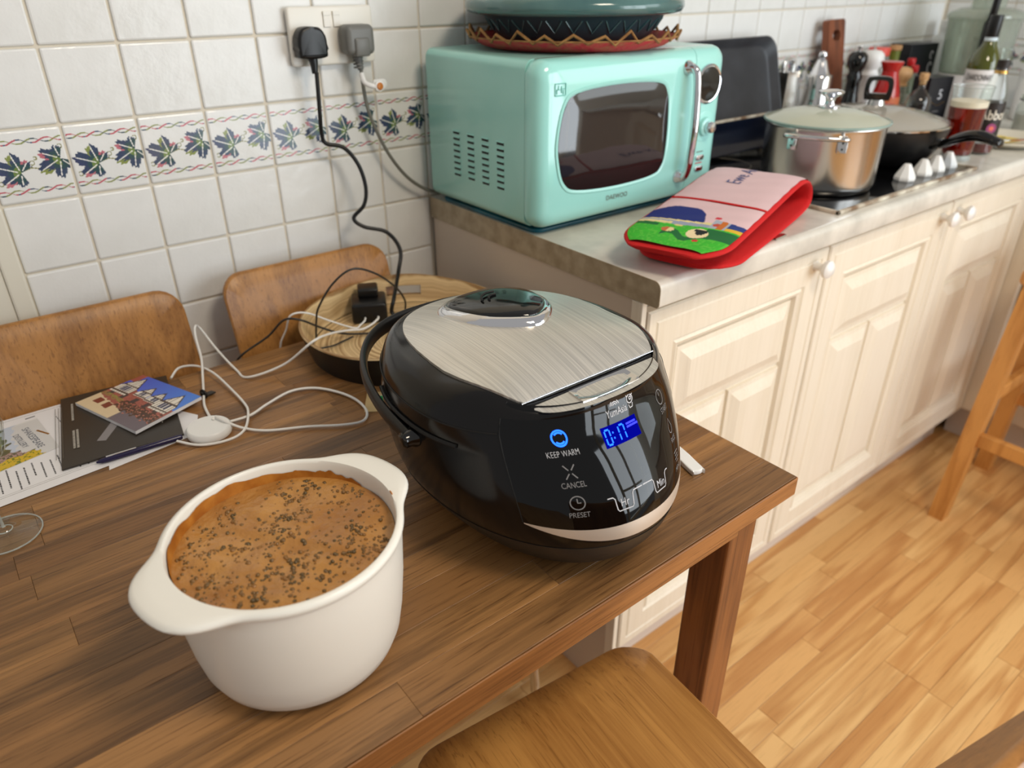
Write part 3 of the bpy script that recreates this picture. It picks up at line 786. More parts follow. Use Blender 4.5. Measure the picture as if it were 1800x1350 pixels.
# ---------------------------------------------------------------- casserole with lentil curry
PX, PY = -.0215, -.7425
po = thing('casserole_pot', (PX, PY, ZT), 'white plastic casserole pot with two lobed handles full of orange curry', 'pot', R(14))
def lobe(a):
    d = abs((a+math.pi/2) % math.pi-math.pi/2)
    return math.exp(-(d/.47)**4)*(1 if math.cos(a) < 0 else .80)
def pring(r, z, amp=0): return [((r+amp*lobe(2*math.pi*k/128))*math.cos(2*math.pi*k/128), (r+amp*lobe(2*math.pi*k/128))*math.sin(2*math.pi*k/128), z) for k in range(128)]
prof = [(.054, .0003), (.068, .0009), (.077, .004), (.084, .012), (.0885, .024), (.092, .045), (.0955, .08), (.0975, .117), (.0980, .127)]
rings = [pring(r, z) for r, z in prof]
rings += [pring(.0985, .1295, .017), pring(.0995, .131, .0235), pring(.1002, .1335, .0248), pring(.0996, .1362, .0242), pring(.0970, .1376, .023), pring(.0950, .1380, .015)]
rings += [pring(.0942, .1377), pring(.0932, .135), pring(.0925, .125), pring(.0895, .08), pring(.083, .02), pring(.07, .006), pring(.03, .005)]
G().loft(rings).obj('pot_body', m_pot, po, 60)
# thin moulding line on one flank
ZC = .1205; RC = .0916
cu = thing('lentil_curry', (PX, PY, ZT+.006), 'thick orange lentil curry filling the white casserole pot', 'food')
def bump(x, y): return .0012*math.sin(x*91+y*40)+.0011*math.sin(y*117-x*63+1)+.0007*math.sin(x*220+y*170)
rings = []
for k in range(15):
    r = RC*(1-k/14.0)**.9 if k < 14 else .001
    rings.append([(r*math.cos(2*math.pi*i/96), r*math.sin(2*math.pi*i/96), ZC-.006+bump(r*math.cos(2*math.pi*i/96), r*math.sin(2*math.pi*i/96))*(1 if k else .2)) for i in range(96)])
bot = [[(.0815*math.cos(2*math.pi*i/96), .0815*math.sin(2*math.pi*i/96), .018) for i in range(96)]]
G().loft(bot+rings).obj('sauce', m_curry, cu, 80)
random.seed(5); g = G()
ico = bmesh.new(); bmesh.ops.create_icosphere(ico, subdivisions=1, radius=1); ico.verts.index_update()
IV = [v.co.copy() for v in ico.verts]; IF = [[v.index for v in f.verts] for f in ico.faces]; ico.free()
clus = [(random.uniform(-.07, .07), random.uniform(-.07, .07)) for _ in range(26)]
cnt = 0
while cnt < 860:
    if random.random() < .5:
        c = random.choice(clus); x, y = c[0]+random.gauss(0, .010), c[1]+random.gauss(0, .008)
    else: x, y = random.uniform(-.088, .088), random.uniform(-.088, .088)
    if math.hypot(x, y) > RC-.004: continue
    if y > .035 and random.random() < .35: continue
    r = random.uniform(.0011, .0029); z = ZC-.006+bump(x, y)
    sq = Matrix.Translation((x, y, z+r*random.uniform(-.62, .02))) @ Matrix.Rotation(random.random()*3, 4, (random.random(), random.random(), .3)) @ Matrix.Diagonal((r, r*random.uniform(.85, 1), r*.75, 1))
    g.add([sq @ v for v in IV], IF); cnt += 1
o = g.obj('lentils', m_lentil, cu, 180); o['kind'] = 'stuff'
# smear of sauce left on the inner wall above the surface
def band(a0, a1, h, wob, zb, name, mat, rr0):
    g = G(); cols = []
    n = 90
    for i in range(n+1):
        a = R(a0+(a1-a0)*i/n); t = i/n; hh = h*(math.sin(math.pi*t)**.5)*(1+wob*math.sin(i*.23)+wob*.8*math.sin(i*.61+1)+wob*.5*(hsh(i, 3)-.5))
        cols.append([((rr0+.075*hh*q)*math.cos(a), (rr0+.075*hh*q)*math.sin(a), zb+hh*q) for q in (0, .5, 1)])
    g.loft(cols, 0, False, False, False); return g.obj(name, mat, cu, 80)
band(35, 212, .0120, .10, ZC-.0066, 'sauce_smear', m_stain, RC-.0007)
band(18, 80, .0075, .18, ZC-.0066, 'sauce_splash', m_stain, RC-.0006)
o = G().lathe([(.0005, 0), (.003, .0004), (.002, .0012), (0, .0014)], 12).obj('drip', m_stain, cu); o.location = (.0925, -.018, .1318)
o.rotation_euler = (0, R(70), R(-8))

# ---------------------------------------------------------------- round bamboo tray
tr = thing('bamboo_tray', (.388, -.247, ZT), 'round coiled bamboo tray, black outside with cut-out grips', 'tray')
TRr, TRb, TH_ = .174, .160, .047
SL = (R(-118), R(62))   # directions of the two grips
g_out, g_in = G(), G()
n = 144
def near(a): return min(abs((a-s+math.pi) % (2*math.pi)-math.pi) for s in SL)
def wallring(r_in, which):
    pass
def trpt(a, r, z): return (r*math.cos(a), r*math.sin(a), z)
def hump(a): return .007*math.exp(-(near(a)/.42)**2)
levels = [0, .012, .026, .040, 1.0]
for gi, (rb, rtp, d) in enumerate(((TRb, TRr, 0), (TRb-.005, TRr-.005, 0))):
    g = (g_out, g_in)[gi]; V = []; F = []
    zl = [.0 if gi == 0 else .006, .020, .036, None]
    for k in range(n):
        a = 2*math.pi*k/n
        for q, z in enumerate(zl):
            zz = TH_+hump(a) if z is None else z
            r = rb+(rtp-rb)*min(zz/TH_, 1.05); V.append(trpt(a, r, zz))
    m = len(zl)
    for k in range(n):
        j = (k+1) % n; a = 2*math.pi*(k+.5)/n
        for q in range(m-1):
            if q == 1 and near(a) < .20: continue       # grip opening
            F.append((k*m+q, j*m+q, j*m+q+1, k*m+q+1))
    g.add(V, F)
# outer skin, floor and inner skin, lips
g_out.add([trpt(2*math.pi*k/n, TRb, 0) for k in range(n)], [tuple(range(n))])
g_out.obj('outer_shell', m_black, tr, 40)
fl_ = [[trpt(2*math.pi*k/n, (TRb-.0045)*f, .006+.0008*math.cos(f*90)) for k in range(n)] for f in [1-i/26 for i in range(26)]]
g_in.loft(fl_, 0, False, True)
lip = []
for k in range(n):
    a = 2*math.pi*k/n; z = TH_+hump(a); q = min(z/TH_, 1.05); r = TRb+(TRr-TRb)*q
    lip.append([trpt(a, r, z), trpt(a, r-.0005, z+.002), trpt(a, r-.0045, z+.002), trpt(a, r-.005, z)])
lip.append(lip[0]); g_in.loft(lip, 0, False, False, False)
def bamboo_mat():
    m, N, L, b = new_mat('coiled_bamboo_rings')
    tc = N.new('ShaderNodeTexCoord'); sp = N.new('ShaderNodeSeparateXYZ'); L.new(tc.outputs['Object'], sp.inputs[0])
    cb = N.new('ShaderNodeCombineXYZ'); L.new(sp.outputs[0], cb.inputs[0]); L.new(sp.outputs[1], cb.inputs[1])
    ns = N.new('ShaderNodeTexNoise'); ns.inputs['Scale'].default_value = 14; ns.inputs['Detail'].default_value = 2; L.new(tc.outputs['Object'], ns.inputs['Vector'])
    ln = N.new('ShaderNodeVectorMath'); ln.operation = 'LENGTH'; L.new(cb.outputs[0], ln.inputs[0])
    ad = N.new('ShaderNodeMath'); ad.operation = 'MULTIPLY_ADD'; ad.inputs[1].default_value = .009; L.new(ns.outputs['Fac'], ad.inputs[0]); L.new(ln.outputs['Value'], ad.inputs[2])
    mu = N.new('ShaderNodeMath'); mu.operation = 'MULTIPLY'; mu.inputs[1].default_value = 190; L.new(ad.outputs[0], mu.inputs[0])
    n2 = N.new('ShaderNodeTexNoise'); n2.noise_dimensions = '1D'; n2.inputs['Scale'].default_value = 1; n2.inputs['Detail'].default_value = 3; L.new(mu.outputs[0], n2.inputs['W'])
    r = N.new('ShaderNodeValToRGB'); r.color_ramp.elements[0].color = rgb((164, 128, 84)); r.color_ramp.elements[1].color = rgb((226, 198, 150))
    r.color_ramp.elements[0].position = .34; r.color_ramp.elements[1].position = .6
    L.new(n2.outputs['Fac'], r.inputs[0]); L.new(r.outputs[0], b.inputs['Base Color']); b.inputs['Roughness'].default_value = .4
    return m
g_in.obj('inner_bowl', bamboo_mat(), tr, 40)
for s in SL:       # pale edge of each grip hole
    g = G()
    for k in range(2):
        pts = []
        for z, sg in ((.0205, 1), (.0355, -1)):
            for i in range(9):
                a = s+sg*(-.2+.4*i/8); r = TRb+(TRr-TRb)*z/TH_-(.0 if k == 0 else .005); pts.append(trpt(a, r, z))
        if k == 0: A_ = pts
        else: B_ = pts
    g.loft([A_, B_], 0, False, False); g.obj('grip_edge', m_straw, tr)

# ---------------------------------------------------------------- charger and cables
ch = thing('usb_charger', (.366, -.158, .757), 'chunky black wall charger lying in the bamboo tray with two white leads', 'charger', R(-27))
xf = Matrix.Translation((0, .035, 0))
G().box(-.0305, 0, 0, .0305, .062, .036, .005, 3).obj('charger_body', m_black, ch, 40)
G().box(-.018, .030, .0355, .018, .066, .052, .004, 3).obj('plug_block', m_black, ch, 40)
for x in (-.012, .010): G().box(x-.0045, -.0006, .012, x+.0045, .001, .017, .0004).obj('usb_port', m_seam, ch)
def cable(name, pts, r, mat, label, cat='cable', group=None, res=8):
    o = G().tube(pts, r, 8, res=res).obj(name, mat, None, 60); tag(o, label, cat, group); return o
lead = [[.376,-.040,1.155],[.375,-.035,1.091],[.376,-.03,1.059],[.382,-.03,1.042],[.409,-.04,1.033],[.428,-.05,1.003],[.435,-.055,.964],[.428,-.055,.934],[.408,-.05,.913],[.421,-.06,.897],[.458,-.075,.883],[.474,-.09,.85],[.455,-.11,.816],[.412,-.165,.795],[.404,-.168,.772],[.413,-.178,.765],[.449,-.193,.765],[.47,-.22,.765]]
lead_o = cable('mains_lead', lead, .0036, m_black, 'thick black mains lead looping down the tiles into the tray', 'cable')
cable('microwave_lead', [[.461,-.030,1.156],[.464,-.03,1.106],[.474,-.03,1.067],[.497,-.03,1.015],[.531,-.025,.969],[.568,-.022,.938],[.607,-.02,.921],[.66,-.018,.9155]], .0032, m_cableg, 'grey mains lead drooping from the grey plug to the microwave', 'cable')
cable('thin_charging_lead', [[.256,-.176,.768],[.258,-.182,.8],[.259,-.198,.83],[.281,-.215,.87],[.311,-.227,.89],[.354,-.219,.87],[.398,-.201,.83],[.428,-.175,.79],[.432,-.168,.765],[.44,-.18,.7595]], .0017, m_cabled, 'thin dark lead arching high over the charger', 'cable')
cable('thin_dark_lead', [[.128,-.105,.715],[.143,-.130,.752],[.187,-.146,.78],[.208,-.172,.812],[.229,-.186,.812],[.266,-.178,.785],[.298,-.183,.767],[.333,-.199,.762],[.376,-.219,.762],[.41,-.24,.761]], .0018, m_cabled, 'thin dark lead running over the tray rim and off the table back', 'cable')
cable('dark_lead_end', [[.312,-.197,.762],[.29,-.203,.762],[.269,-.210,.763],[.244,-.214,.767]], .0016, m_cabled, 'short loose end of dark lead lying inside the tray', 'cable')
cable('white_lead', [[.356,-.160,.771],[.350,-.168,.770],[.338,-.176,.769],[.323,-.182,.769],[.292,-.156,.782],[.251,-.163,.810],[.226,-.157,.810],[.221,-.14,.78],[.213,-.128,.755],[.211,-.120,.73]], .0016, m_cablew, 'white lead from the left charger socket dropping behind the table', 'cable')
wB = [[.376,-.170,.771],[.370,-.178,.771],[.352,-.186,.768],[.331,-.192,.768],[.306,-.189,.772],[.256,-.232,.796],[.212,-.27,.810],[.176,-.236,.77],[.126,-.21,.753],[.12,-.174,.753],[.112,-.116,.77],[.106,-.07,.79],[.097,-.079,.8],[.09,-.096,.79],[.082,-.136,.77],[.068,-.178,.757],[.055,-.221,.7555],[.044,-.258,.755],[.039,-.301,.7565],[.038,-.320,.766]]
cable('puck_lead', wB, .0019, m_cablew, 'white lead from the charger through a black tie to the charging puck', 'cable')
cable('coiled_white_lead', [[.055,-.327,.757],[.086,-.323,.754],[.117,-.308,.754],[.157,-.294,.754],[.188,-.305,.754],[.21,-.336,.754],[.222,-.375,.754],[.219,-.414,.754],[.202,-.435,.754],[.174,-.426,.754],[.136,-.401,.754],[.089,-.376,.754],[.064,-.351,.756],[.048,-.336,.7655],[.042,-.318,.7665]], .0019, m_cablew, 'white lead laid in a long flat loop to the right of the puck', 'cable')
cable('looped_white_lead', [[.032,-.137,.752],[.05,-.12,.757],[.072,-.136,.76],[.085,-.175,.76],[.09,-.234,.757],[.091,-.289,.755],[.084,-.322,.7575],[.068,-.354,.756],[.05,-.365,.754],[.025,-.364,.754],[.003,-.352,.754],[-.015,-.330,.756]], .0018, m_cablew, 'white lead curling from the chair back around the charging puck', 'cable')
for k, (x, y) in enumerate(((.358, -.1615), (.3775, -.1715))):
    pass
pk = thing('charging_puck', (.0275, -.329, ZT), 'round white wireless charging puck on the table', 'charger')
G().lathe([(.026, .0003), (.0285, .002), (.0295, .006), (.029, .010), (.027, .0125), (.0262, .0122), (.0258, .0128), (0, .0130)], 48).obj('puck_body', m_white, pk, 40)
ti = thing('cable_tie', (.0535, -.226, .7515), 'small black rubber tie gripping the white puck lead', 'cable tie', R(20))
g = G(); g.tube([(0, .0062*math.cos(R(a)), .005+.0055*math.sin(R(a))) for a in range(0, 360, 30)], .0018, 8, res=2, closed=True)
g.box(-.004, -.0045, .001, .004, .0045, .0095, .003, 3); g.obj('tie_loop', m_black, ti, 50)
G().prism([(.002, -.004), (.016, -.006), (.015, .003), (.002, .005)], .0006, .0032, .0006).obj('tie_tab', m_cabled, ti)

# ---------------------------------------------------------------- double socket, plugs
so = thing('double_socket', (.4245, -.004, 1.2055), 'cream double wall socket with two rocker switches', 'socket')
xr = Matrix.Rotation(R(90), 4, 'X')
G().prism(rrect(-.0745, -.0435, .0745, .0435, .006), 0, .010, .003, xf=xr).obj('face_plate', m_ivory, so, 40)
for x in (-.0085, .0085):
    s_ = G().box(x-.0062, -.0125, .013, x+.0062, -.0095, .036, .0008).obj('switch', m_ivory, so)
    G().box(x-.0062, -.0134, .030, x+.0062, -.0122, .0362, .0003).obj('switch_rocker', m_ivory, s_)
pg = thing('black_plug', (.377, -.014, 1.1975), 'black plug in the left side of the wall socket', 'plug')
def plugshape(w, h, r): return catmull([(-w, -h*.55, 0), (-w*.9, -h*.9, 0), (0, -h, 0), (w*.9, -h*.9, 0), (w, -h*.55, 0), (w*.98, h*.35, 0), (w*.62, h*.92, 0), (0, h, 0), (-w*.62, h*.92, 0), (-w*.98, h*.35, 0)], 4, True)
P_ = [(p.x, p.y) for p in plugshape(.0245, .0235, 0)]
G().prism(P_, 0, .026, .005, xf=xr).obj('plug_body', m_black, pg, 45)
G().tube([(0, -.016, -.022), (0, -.018, -.032), (-.001, -.0195, -.045)], lambda t: .008-.0035*t, 12, res=4).obj('strain_relief', m_black, pg, 45)
p2 = thing('grey_plug', (.458, -.014, 1.1985), 'grey angular plug in the right side of the wall socket', 'plug')
G().prism(rrect(-.0255, -.022, .0255, .0235, .009), 0, .034, .008, xf=xr).obj('plug_body', m_greyplug, p2, 45)
G().box(-.013, -.0375, -.024, .013, -.020, .004, .003).obj('plug_grip', m_greyplug, p2, 45)
sr = G().tube([(0, -.014, -.024), (.001, -.015, -.034), (.003, -.016, -.046)], lambda t: .0085-.004*t, 12, res=4).obj('strain_relief', m_greyplug, p2, 45)
for k in range(4): G().tube([(.0078*math.cos(R(a)), -.0145+.0078*math.sin(R(a)), -.027-.005*k) for a in range(0, 360, 40)], .0012, 6, res=2, closed=True).obj('ridge', m_greyplug, sr, 60)
cl = thing('cable_clip', (.464, -.034, 1.131), 'white plastic clip with an amber dot on the grey plug lead', 'clip')
G().tube([(-.006, -.002, .016), (-.007, -.012, .004), (.002, -.020, -.002), (.016, -.020, -.004)], .0042, 10, res=6).obj('clip_arm', m_white, cl, 50)
G().prism(rrect(.010, -.010, .038, .006, .0075), .004, .008, .0015, xf=xr).obj('clip_tab', m_white, cl, 45)
xq = Matrix.Translation((.014, -.022, -.003)) @ xr
G().lathe([(.0085, 0), (.0085, .003), (.0068, .004)], 24, xf=xq).obj('clip_disc', m_white, cl, 45)
G().lathe([(.0064, .0036), (.005, .0056), (0, .006)], 24, xf=xq).obj('amber_dot', m_orange, cl, 45)
# ---------------------------------------------------------------- papers on the table
def quad(name, q, z, th, mat, label, cat, parent=None, bow=None):
    c = (sum(p[0] for p in q)/4, sum(p[1] for p in q)/4)
    g = G(); n = 12; up_ = []; dn = []
    for j in range(n+1):
        for arr, dz in ((up_, th), (dn, 0)):
            row = []
            for i in range(n+1):
                u, v = i/n, j/n
                p = Vector(q[0])*(1-u)*(1-v)+Vector(q[1])*u*(1-v)+Vector(q[2])*u*v+Vector(q[3])*(1-u)*v
                row.append((p.x-c[0], p.y-c[1], dz+(bow(u, v) if bow else 0)))
            arr.append(row)
    g.loft(up_, 0, False, False, False); g.loft(dn, 0, False, False, False)
    rim = lambda a: a[0]+[r[-1] for r in a[1:]]+a[-1][::-1][1:]+[r[0] for r in a[::-1][1:-1]]
    g.loft([rim(up_), rim(dn)], 0, False, False)
    o = g.obj(name, mat, None, 40); o.location = (c[0], c[1], z)
    tag(o, label, cat); return o, c
def blend(q, u, v): return Vector(q[0])*(1-u)*(1-v)+Vector(q[1])*u*(1-v)+Vector(q[2])*u*v+Vector(q[3])*(1-u)*v
def bars(name, items, z, mat, parent, c):
    """items: (x, y, dx, dy, length, width) strips of print on a sheet"""
    g = G()
    for x, y, dx, dy, l, w in items:
        d = Vector((dx, dy, 0)).normalized(); s = Vector((-d.y, d.x, 0))*w/2; a = Vector((x-c[0], y-c[1], z)); b = a+d*l
        g.add([a+s, b+s, b-s, a-s], [(0, 1, 2, 3)])
    return g.obj(name, mat, parent)
qA = [(-.150, -.331), (.000, -.312), (.030, -.283), (-.010, -.112)]
qB = [(-.225, -.3365), (-.002, -.3165), (.004, -.113), (-.245, -.118)]
o, c = quad('paper_sheet', [(-.10, -.335), (.012, -.3185), (.030, -.270), (-.06, -.115)], .7502, .0003, m_paper, 'white sheet poking out under the dark brochure beside the puck', 'paper')
o, c = quad('printed_sheet', qB, .7507, .0003, m_paper, 'white printed form with ruled boxes under the leaflet and brochure', 'paper')
it = []; random.seed(3)
for k in range(14):
    x = -.232+k*.0095+.001*random.random()
    for a, l in ((-.262, .05),) if k % 3 else ((-.255, .062),):
        y = a-.004*random.random(); end = y-l*random.uniform(.5, 1)
        while y > end:
            w = random.uniform(.0015, .0045); it.append((x+.0005, y, .1, -1, w, .0017)); y -= w+.0009
for k in range(3):
    y = -.150-.006*k; x = -.128+.006*k
    for q in range(14): it.append((x+.0006*q, y-.0052*q, .12, -1, .0036, .0012))
bars('print_lines', it, .00035, m_textink, o, c)['kind'] = 'stuff'
bars('ruled_lines', [(-.238, -.322, 1, .095, .22, .0005), (-.236, -.318, 1, .095, .22, .0004), (-.118, -.122, .07, -1, .19, .0005), (-.24, -.124, 1, .02, .123, .0005)], .00034, m_brochdim, o, c)
text_obj('page_number', '1', .017, m_textink, o, frame((-.158-c[0], -.131-c[1], .00036), (.1, -1, 0), (1, .1, 0)), off=.0003)
# distillery leaflet
qL = [(-.262, -.268), (-.139, -.240), (-.150, -.139), (-.273, -.152)]
o, c = quad('leaflet', qL, .7513, .0003, m_paper, 'pale garden picture leaflet lettered for a distillery at the left frame edge', 'leaflet')
def leaf_col(u, v):
    n = .5+.25*math.sin(u*31+v*17)+.25*math.sin(v*47-u*23); n2 = hsh(int(u*60), int(v*60))
    if u > .80-.10*math.sin(v*3.2)-.06*n+.1*(v < .2): return (214, 214, 214) if v < .97 else (224, 224, 222)
    if u > .66-.10*n and v > .3: return (196, 206, 222)
    if v < .16+.05*n: return (214, 180, 40) if n2 > .25 else (120, 130, 40)
    if v < .30+.06*n and u > .35: return (176, 144, 138) if n2 > .45 else (96, 92, 66)
    if .43 < v < .58 and u < .52: return (206, 186, 150) if u < .42 else (150, 84, 56)
    return (70+int(60*n), 84+int(60*n), 44+int(20*n2)) if v > .55 else (88+int(40*n), 86+int(34*n), 62)
raster('cover_print', 90, 70, 1, 1, leaf_col, m_ink, o, surf=lambda u, v: (blend(qL, u, v).x-c[0], blend(qL, u, v).y-c[1], .00045))
m_name = M('slate_print', (84, 92, 110), .5)
text_obj('leaflet_title', 'SHAKESPEARE', .0125, m_name, o, frame((-.163-c[0], -.193-c[1], .0006), (.16, -1, 0), (1, .16, 0)), sx=.86, shear=-.1)
text_obj('leaflet_subtitle', 'DISTILLERY', .0105, m_name, o, frame((-.1775-c[0], -.193-c[1], .0006), (.16, -1, 0), (1, .16, 0)), sx=.82, shear=-.1)
G().prism(rrect(-.012, -.0014, .012, .0014, .001), 0, .0001).obj('gold_quill', m_gold, o).matrix_local = frame((-.150-c[0], -.186-c[1], .00055), (.55, -1, 0), (1, .55, 0))
# dark brochure
qD = [(-.147, -.303), (-.002, -.314), (.028, -.127), (-.114, -.107)]
o, c = quad('brochure', qD, .7519, .0022, m_brochure, 'dark brown brochure lying under the house picture booklet', 'brochure', bow=lambda u, v: .0012*math.sin(math.pi*u))
it = []
for k in range(3): it += [(-.1255+.004*k, -.135, -.16, -1, .145, .0007)]
bars('faint_lines', it, .0031, m_brochdim, o, c)
it = []
for k, (y0, y1) in enumerate(((-.135, -.185), (-.215, -.262), (-.215, -.262))):
    x = -.104 if k < 2 else -.0995; y = y0
    while y > y1: w = random.uniform(.0012, .0026); it.append((x-(-.135-y)*.16, y, -.16, -1, w, .0028)); y -= w+.0013
for k in range(5):
    y = -.238-.002*k
    for q in range(5): it.append((-.046+.0075*k, y-q*.0048, -.1, -1, .0036, .0022 if k in (2, 3) else .0013))
bars('brochure_lettering', it, .0036, m_brochtext, o, c)['kind'] = 'stuff'
g = G(); g.add([(-.098-c[0], -.262-c[1], .0034), (-.088-c[0], -.268-c[1], .0034), (-.056-c[0], -.222-c[1], .0036), (-.068-c[0], -.218-c[1], .0036)], [(0, 1, 2, 3)]); g.obj('grey_ribbon_print', M('grey_ribbon_ink', (136, 132, 134), .4), o)
# booklet with the timbered house
qH = [(-.100, -.144), (-.053, -.280), (.045, -.247), (-.001, -.116)]
o, c = quad('booklet', qH, .7555, .0046, m_paper, 'booklet with a photo of half-timbered gables under blue sky, topmost of the stack', 'booklet', bow=lambda u, v: .0035*v*u+.001*u)
def house(u, v):
    n = hsh(int(u*70), int(v*50)); m = .5+.5*math.sin(u*57+v*31)*math.sin(v*71-u*13)
    def gable(cx, base, hw, ht):
        d = abs(u-cx)
        if base < v < base+ht and d < hw*min(1, (1-(v-base-ht*.42)/(ht*.58)) if v > base+ht*.42 else 1):
            edge = hw*min(1, (1-(v-base-ht*.42)/(ht*.58)) if v > base+ht*.42 else 1)-d
            if v > base+ht*.40 and edge < .018: return (66, 58, 56)
            if base+ht*.16 < v < base+ht*.42 and d < hw*.5: return (52, 62, 96) if (int(u*90) % 4) else (226, 222, 214)
            if (int(u*130) % 5 == 0) or abs(v-base-ht*.46) < .012 or abs(v-base-ht*.1) < .012: return (84, 72, 66)
            return (234, 228, 216)
        return None
    for gq in ((.14, .48, .135, .48), (.83, .44, .135, .48), (.42, .55, .095, .30), (.62, .53, .095, .30)):
        q = gable(*gq)
        if q: return q
    if v > .80 and u < .09: return (168, 88, 78)
    if v > .63+.05*math.sin(u*9) - (.1 if u > .93 else 0): return (74+int(20*(1-v)), 96+int(40*u), 208+int(20*u))
    if v < .34-.30*u+.03*m and u < .55: 
        if .17 < v+.1*u < .29 and (.10 < u < .2 or .26 < u < .36): return (126, 58, 44)
        return (222, 200, 164)
    if .36 < v+.1*u < .44 and u < .36 and n > .4: return (148, 140, 74)
    if u > .44 and v < .16+.1*m: return (110, 100, 108)
    if u > .36 and v < .34+.12*m: return (70+int(26*n), 52+int(14*n), 46) if n < .86 else (190, 120, 100)
    if .40 < v < .52 and (int(u*16) % 3 == 1): return (70, 60, 62)
    return (150+int(24*n), 84+int(16*n), 76+int(10*n))
raster('cover_photo', 120, 90, 1, 1, house, m_ink, o, surf=lambda u, v: (blend(qH, u, v).x-c[0], blend(qH, u, v).y-c[1], .0048+.0035*v*u+.001*u))
pn = thing('pen', (-.05, -.319, .7552), 'dark blue pen with a silver clip beside the brochure edge', 'pen', R(-3))
xy = Matrix.Rotation(R(90), 4, 'Y')
G().lathe([(.001, -.06), (.0032, -.054), (.0038, -.045), (.0038, .04), (.003, .044), (0, .0445)], 16, xf=xy).obj('barrel', M('dark_blue_barrel', (34, 28, 66), .2), pn, 40)
G().box(-.048, -.001, .0036, -.012, .001, .0048, .0004).obj('clip', m_chrome, pn)
# wine glass at the frame edge
wg = thing('wine_glass', (-.219, -.397, ZT), 'clear wine glass whose round foot shows at the left frame edge', 'glass')
G().lathe([(.001, .0003), (.034, .0006), (.0355, .0015), (.034, .0026), (.020, .0042), (.009, .0075), (.0052, .014), (.0042, .03), (.004, .07), (.005, .083), (.016, .090), (.030, .108), (.036, .135), (.034, .165), (.030, .185), (.029, .185), (.0325, .165), (.0345, .135), (.0288, .109), (.014, .0925), (0, .089)], 48).obj('glass_body', m_glass, wg, 60)
m_glassrim = M('glass_edge', (232, 238, 236), .08, trans=.6, ior=1.3)  # pale glass; its thin rings and core paint the bright edge lines
G().tube([(.0352*math.cos(R(a)), .0352*math.sin(R(a)), .0017) for a in range(0, 360, 8)], .0009, 6, res=1, closed=True).obj('foot_glint', m_glassrim, wg, 60)  # pale ring painting the bright line around the foot
G().tube([(.0078*math.cos(R(a)), .0078*math.sin(R(a)), .0085) for a in range(0, 360, 20)], .0007, 6, res=1, closed=True).obj('stem_glint_ring', m_glassrim, wg, 60)  # pale ring painted in as a glint where the stem meets the foot
G().lathe([(.0018, .012), (.0014, .03), (.0014, .08)], 10).obj('stem_glint', m_glassrim, wg, 60)  # pale core painting the sheen inside the stem
# rice paddle and paper tag
rp = thing('rice_paddle', (.469, -.80, .7505), 'white plastic rice paddle lying beside the rice cooker, handle end showing', 'paddle', R(-16))
G().prism([(p.x, p.y) for p in catmull([(-.0088, .006, 0), (-.0062, .0005, 0), (0, -.001, 0), (.0062, .0005, 0), (.0088, .006, 0), (.009, .10, 0), (.02, .13, 0), (.028, .16, 0), (.024, .20, 0), (0, .212, 0), (-.024, .20, 0), (-.028, .16, 0), (-.02, .13, 0), (-.009, .10, 0)], 3, True)], 0, .0065, .0012).obj('paddle_body', m_white, rp, 40)
kt = thing('card_tag', (.252, -.400, .7503), 'small kraft card with a green and white label beside the bamboo tray', 'card', R(-33))
G().prism(rrect(-.024, -.028, .024, .028, .001), 0, .0012).obj('card', m_kraft, kt)
G().prism(rrect(-.006, -.024, .022, .016, .001), .0011, .0016).obj('white_label', m_whitelab, kt)
G().prism(rrect(-.0045, -.004, .0205, .0145, .001), .0014, .0019).obj('green_mark', m_green, kt)
G().prism(rrect(-.003, -.020, .008, -.010, .0004), .0014, .0018).obj('small_print', m_brochdim, kt)

# ---------------------------------------------------------------- microwave on its board
bd = thing('glass_board', (.82, -.18, .9102), 'teal glass board under the mint microwave', 'board')
G().prism(rrect(-.216, -.142, .216, .146, .02), 0, .007, .002).obj('board_slab', m_tealmat, bd, 40)
mwv = thing('microwave', (.806, -.18, .9175), 'mint green retro microwave with a chrome bar handle', 'microwave')
def LM(o): o.location = (-.806, .18, -.9175); return o
MX0, MX1, MZ0, MZ1 = .5835, 1.0215, .9255, 1.181
g = G()
def rr_xz(x0, z0, x1, z1, r, y): return [(p[0], y, p[1]) for p in rrect(x0, z0, x1, z1, r, 6)]
g.loft([rr_xz(MX0+.006, MZ0+.004, MX1-.006, MZ1-.006, .014, -.032), rr_xz(MX0, MZ0, MX1, MZ1, .016, -.040), rr_xz(MX0, MZ0, MX1, MZ1, .016, -.3165)])
LM(g.obj('case', m_mintside, mwv, 40))
G1 = [( 0, -.3172), (-.0006, -.318), (-.0008, -.330), (.0015, -.340), (.006, -.347), (.013, -.3515), (.024, -.354), (.05, -.355)]
def front(clip, name):
    g = G(); rings = []
    for ins, y in G1:
        rings.append([(clip(p[0]), y, p[1]) for p in rrect(MX0+ins, MZ0+ins*.9, MX1-ins, MZ1-ins*.9, .024-min(ins*.2, .006), 8)])
    g.loft(rings); return LM(g.obj(name, m_mint, mwv, 45))
dr = front(lambda x: min(x, .9352), 'door'); cp = front(lambda x: max(x, .9364), 'control_panel')
wp = catmull([(.621, 1.063, 0), (.624, 1.027, 0), (.636, .996, 0), (.665, .982, 0), (.752, .976, 0), (.84, .980, 0), (.866, .994, 0), (.873, 1.027, 0), (.872, 1.08, 0), (.865, 1.115, 0), (.842, 1.132, 0), (.752, 1.137, 0), (.66, 1.131, 0), (.633, 1.112, 0)], 5, True)
wc = (.748, 1.058)
def wr_(f, y): return [(wc[0]+(p.x-wc[0])*f, y, wc[1]+(p.y-wc[1])*(1+(f-1)*1.5 if f > .9 else f)) for p in wp]
def under(o, p): o.parent = p; o.location = (0, 0, 0); return o
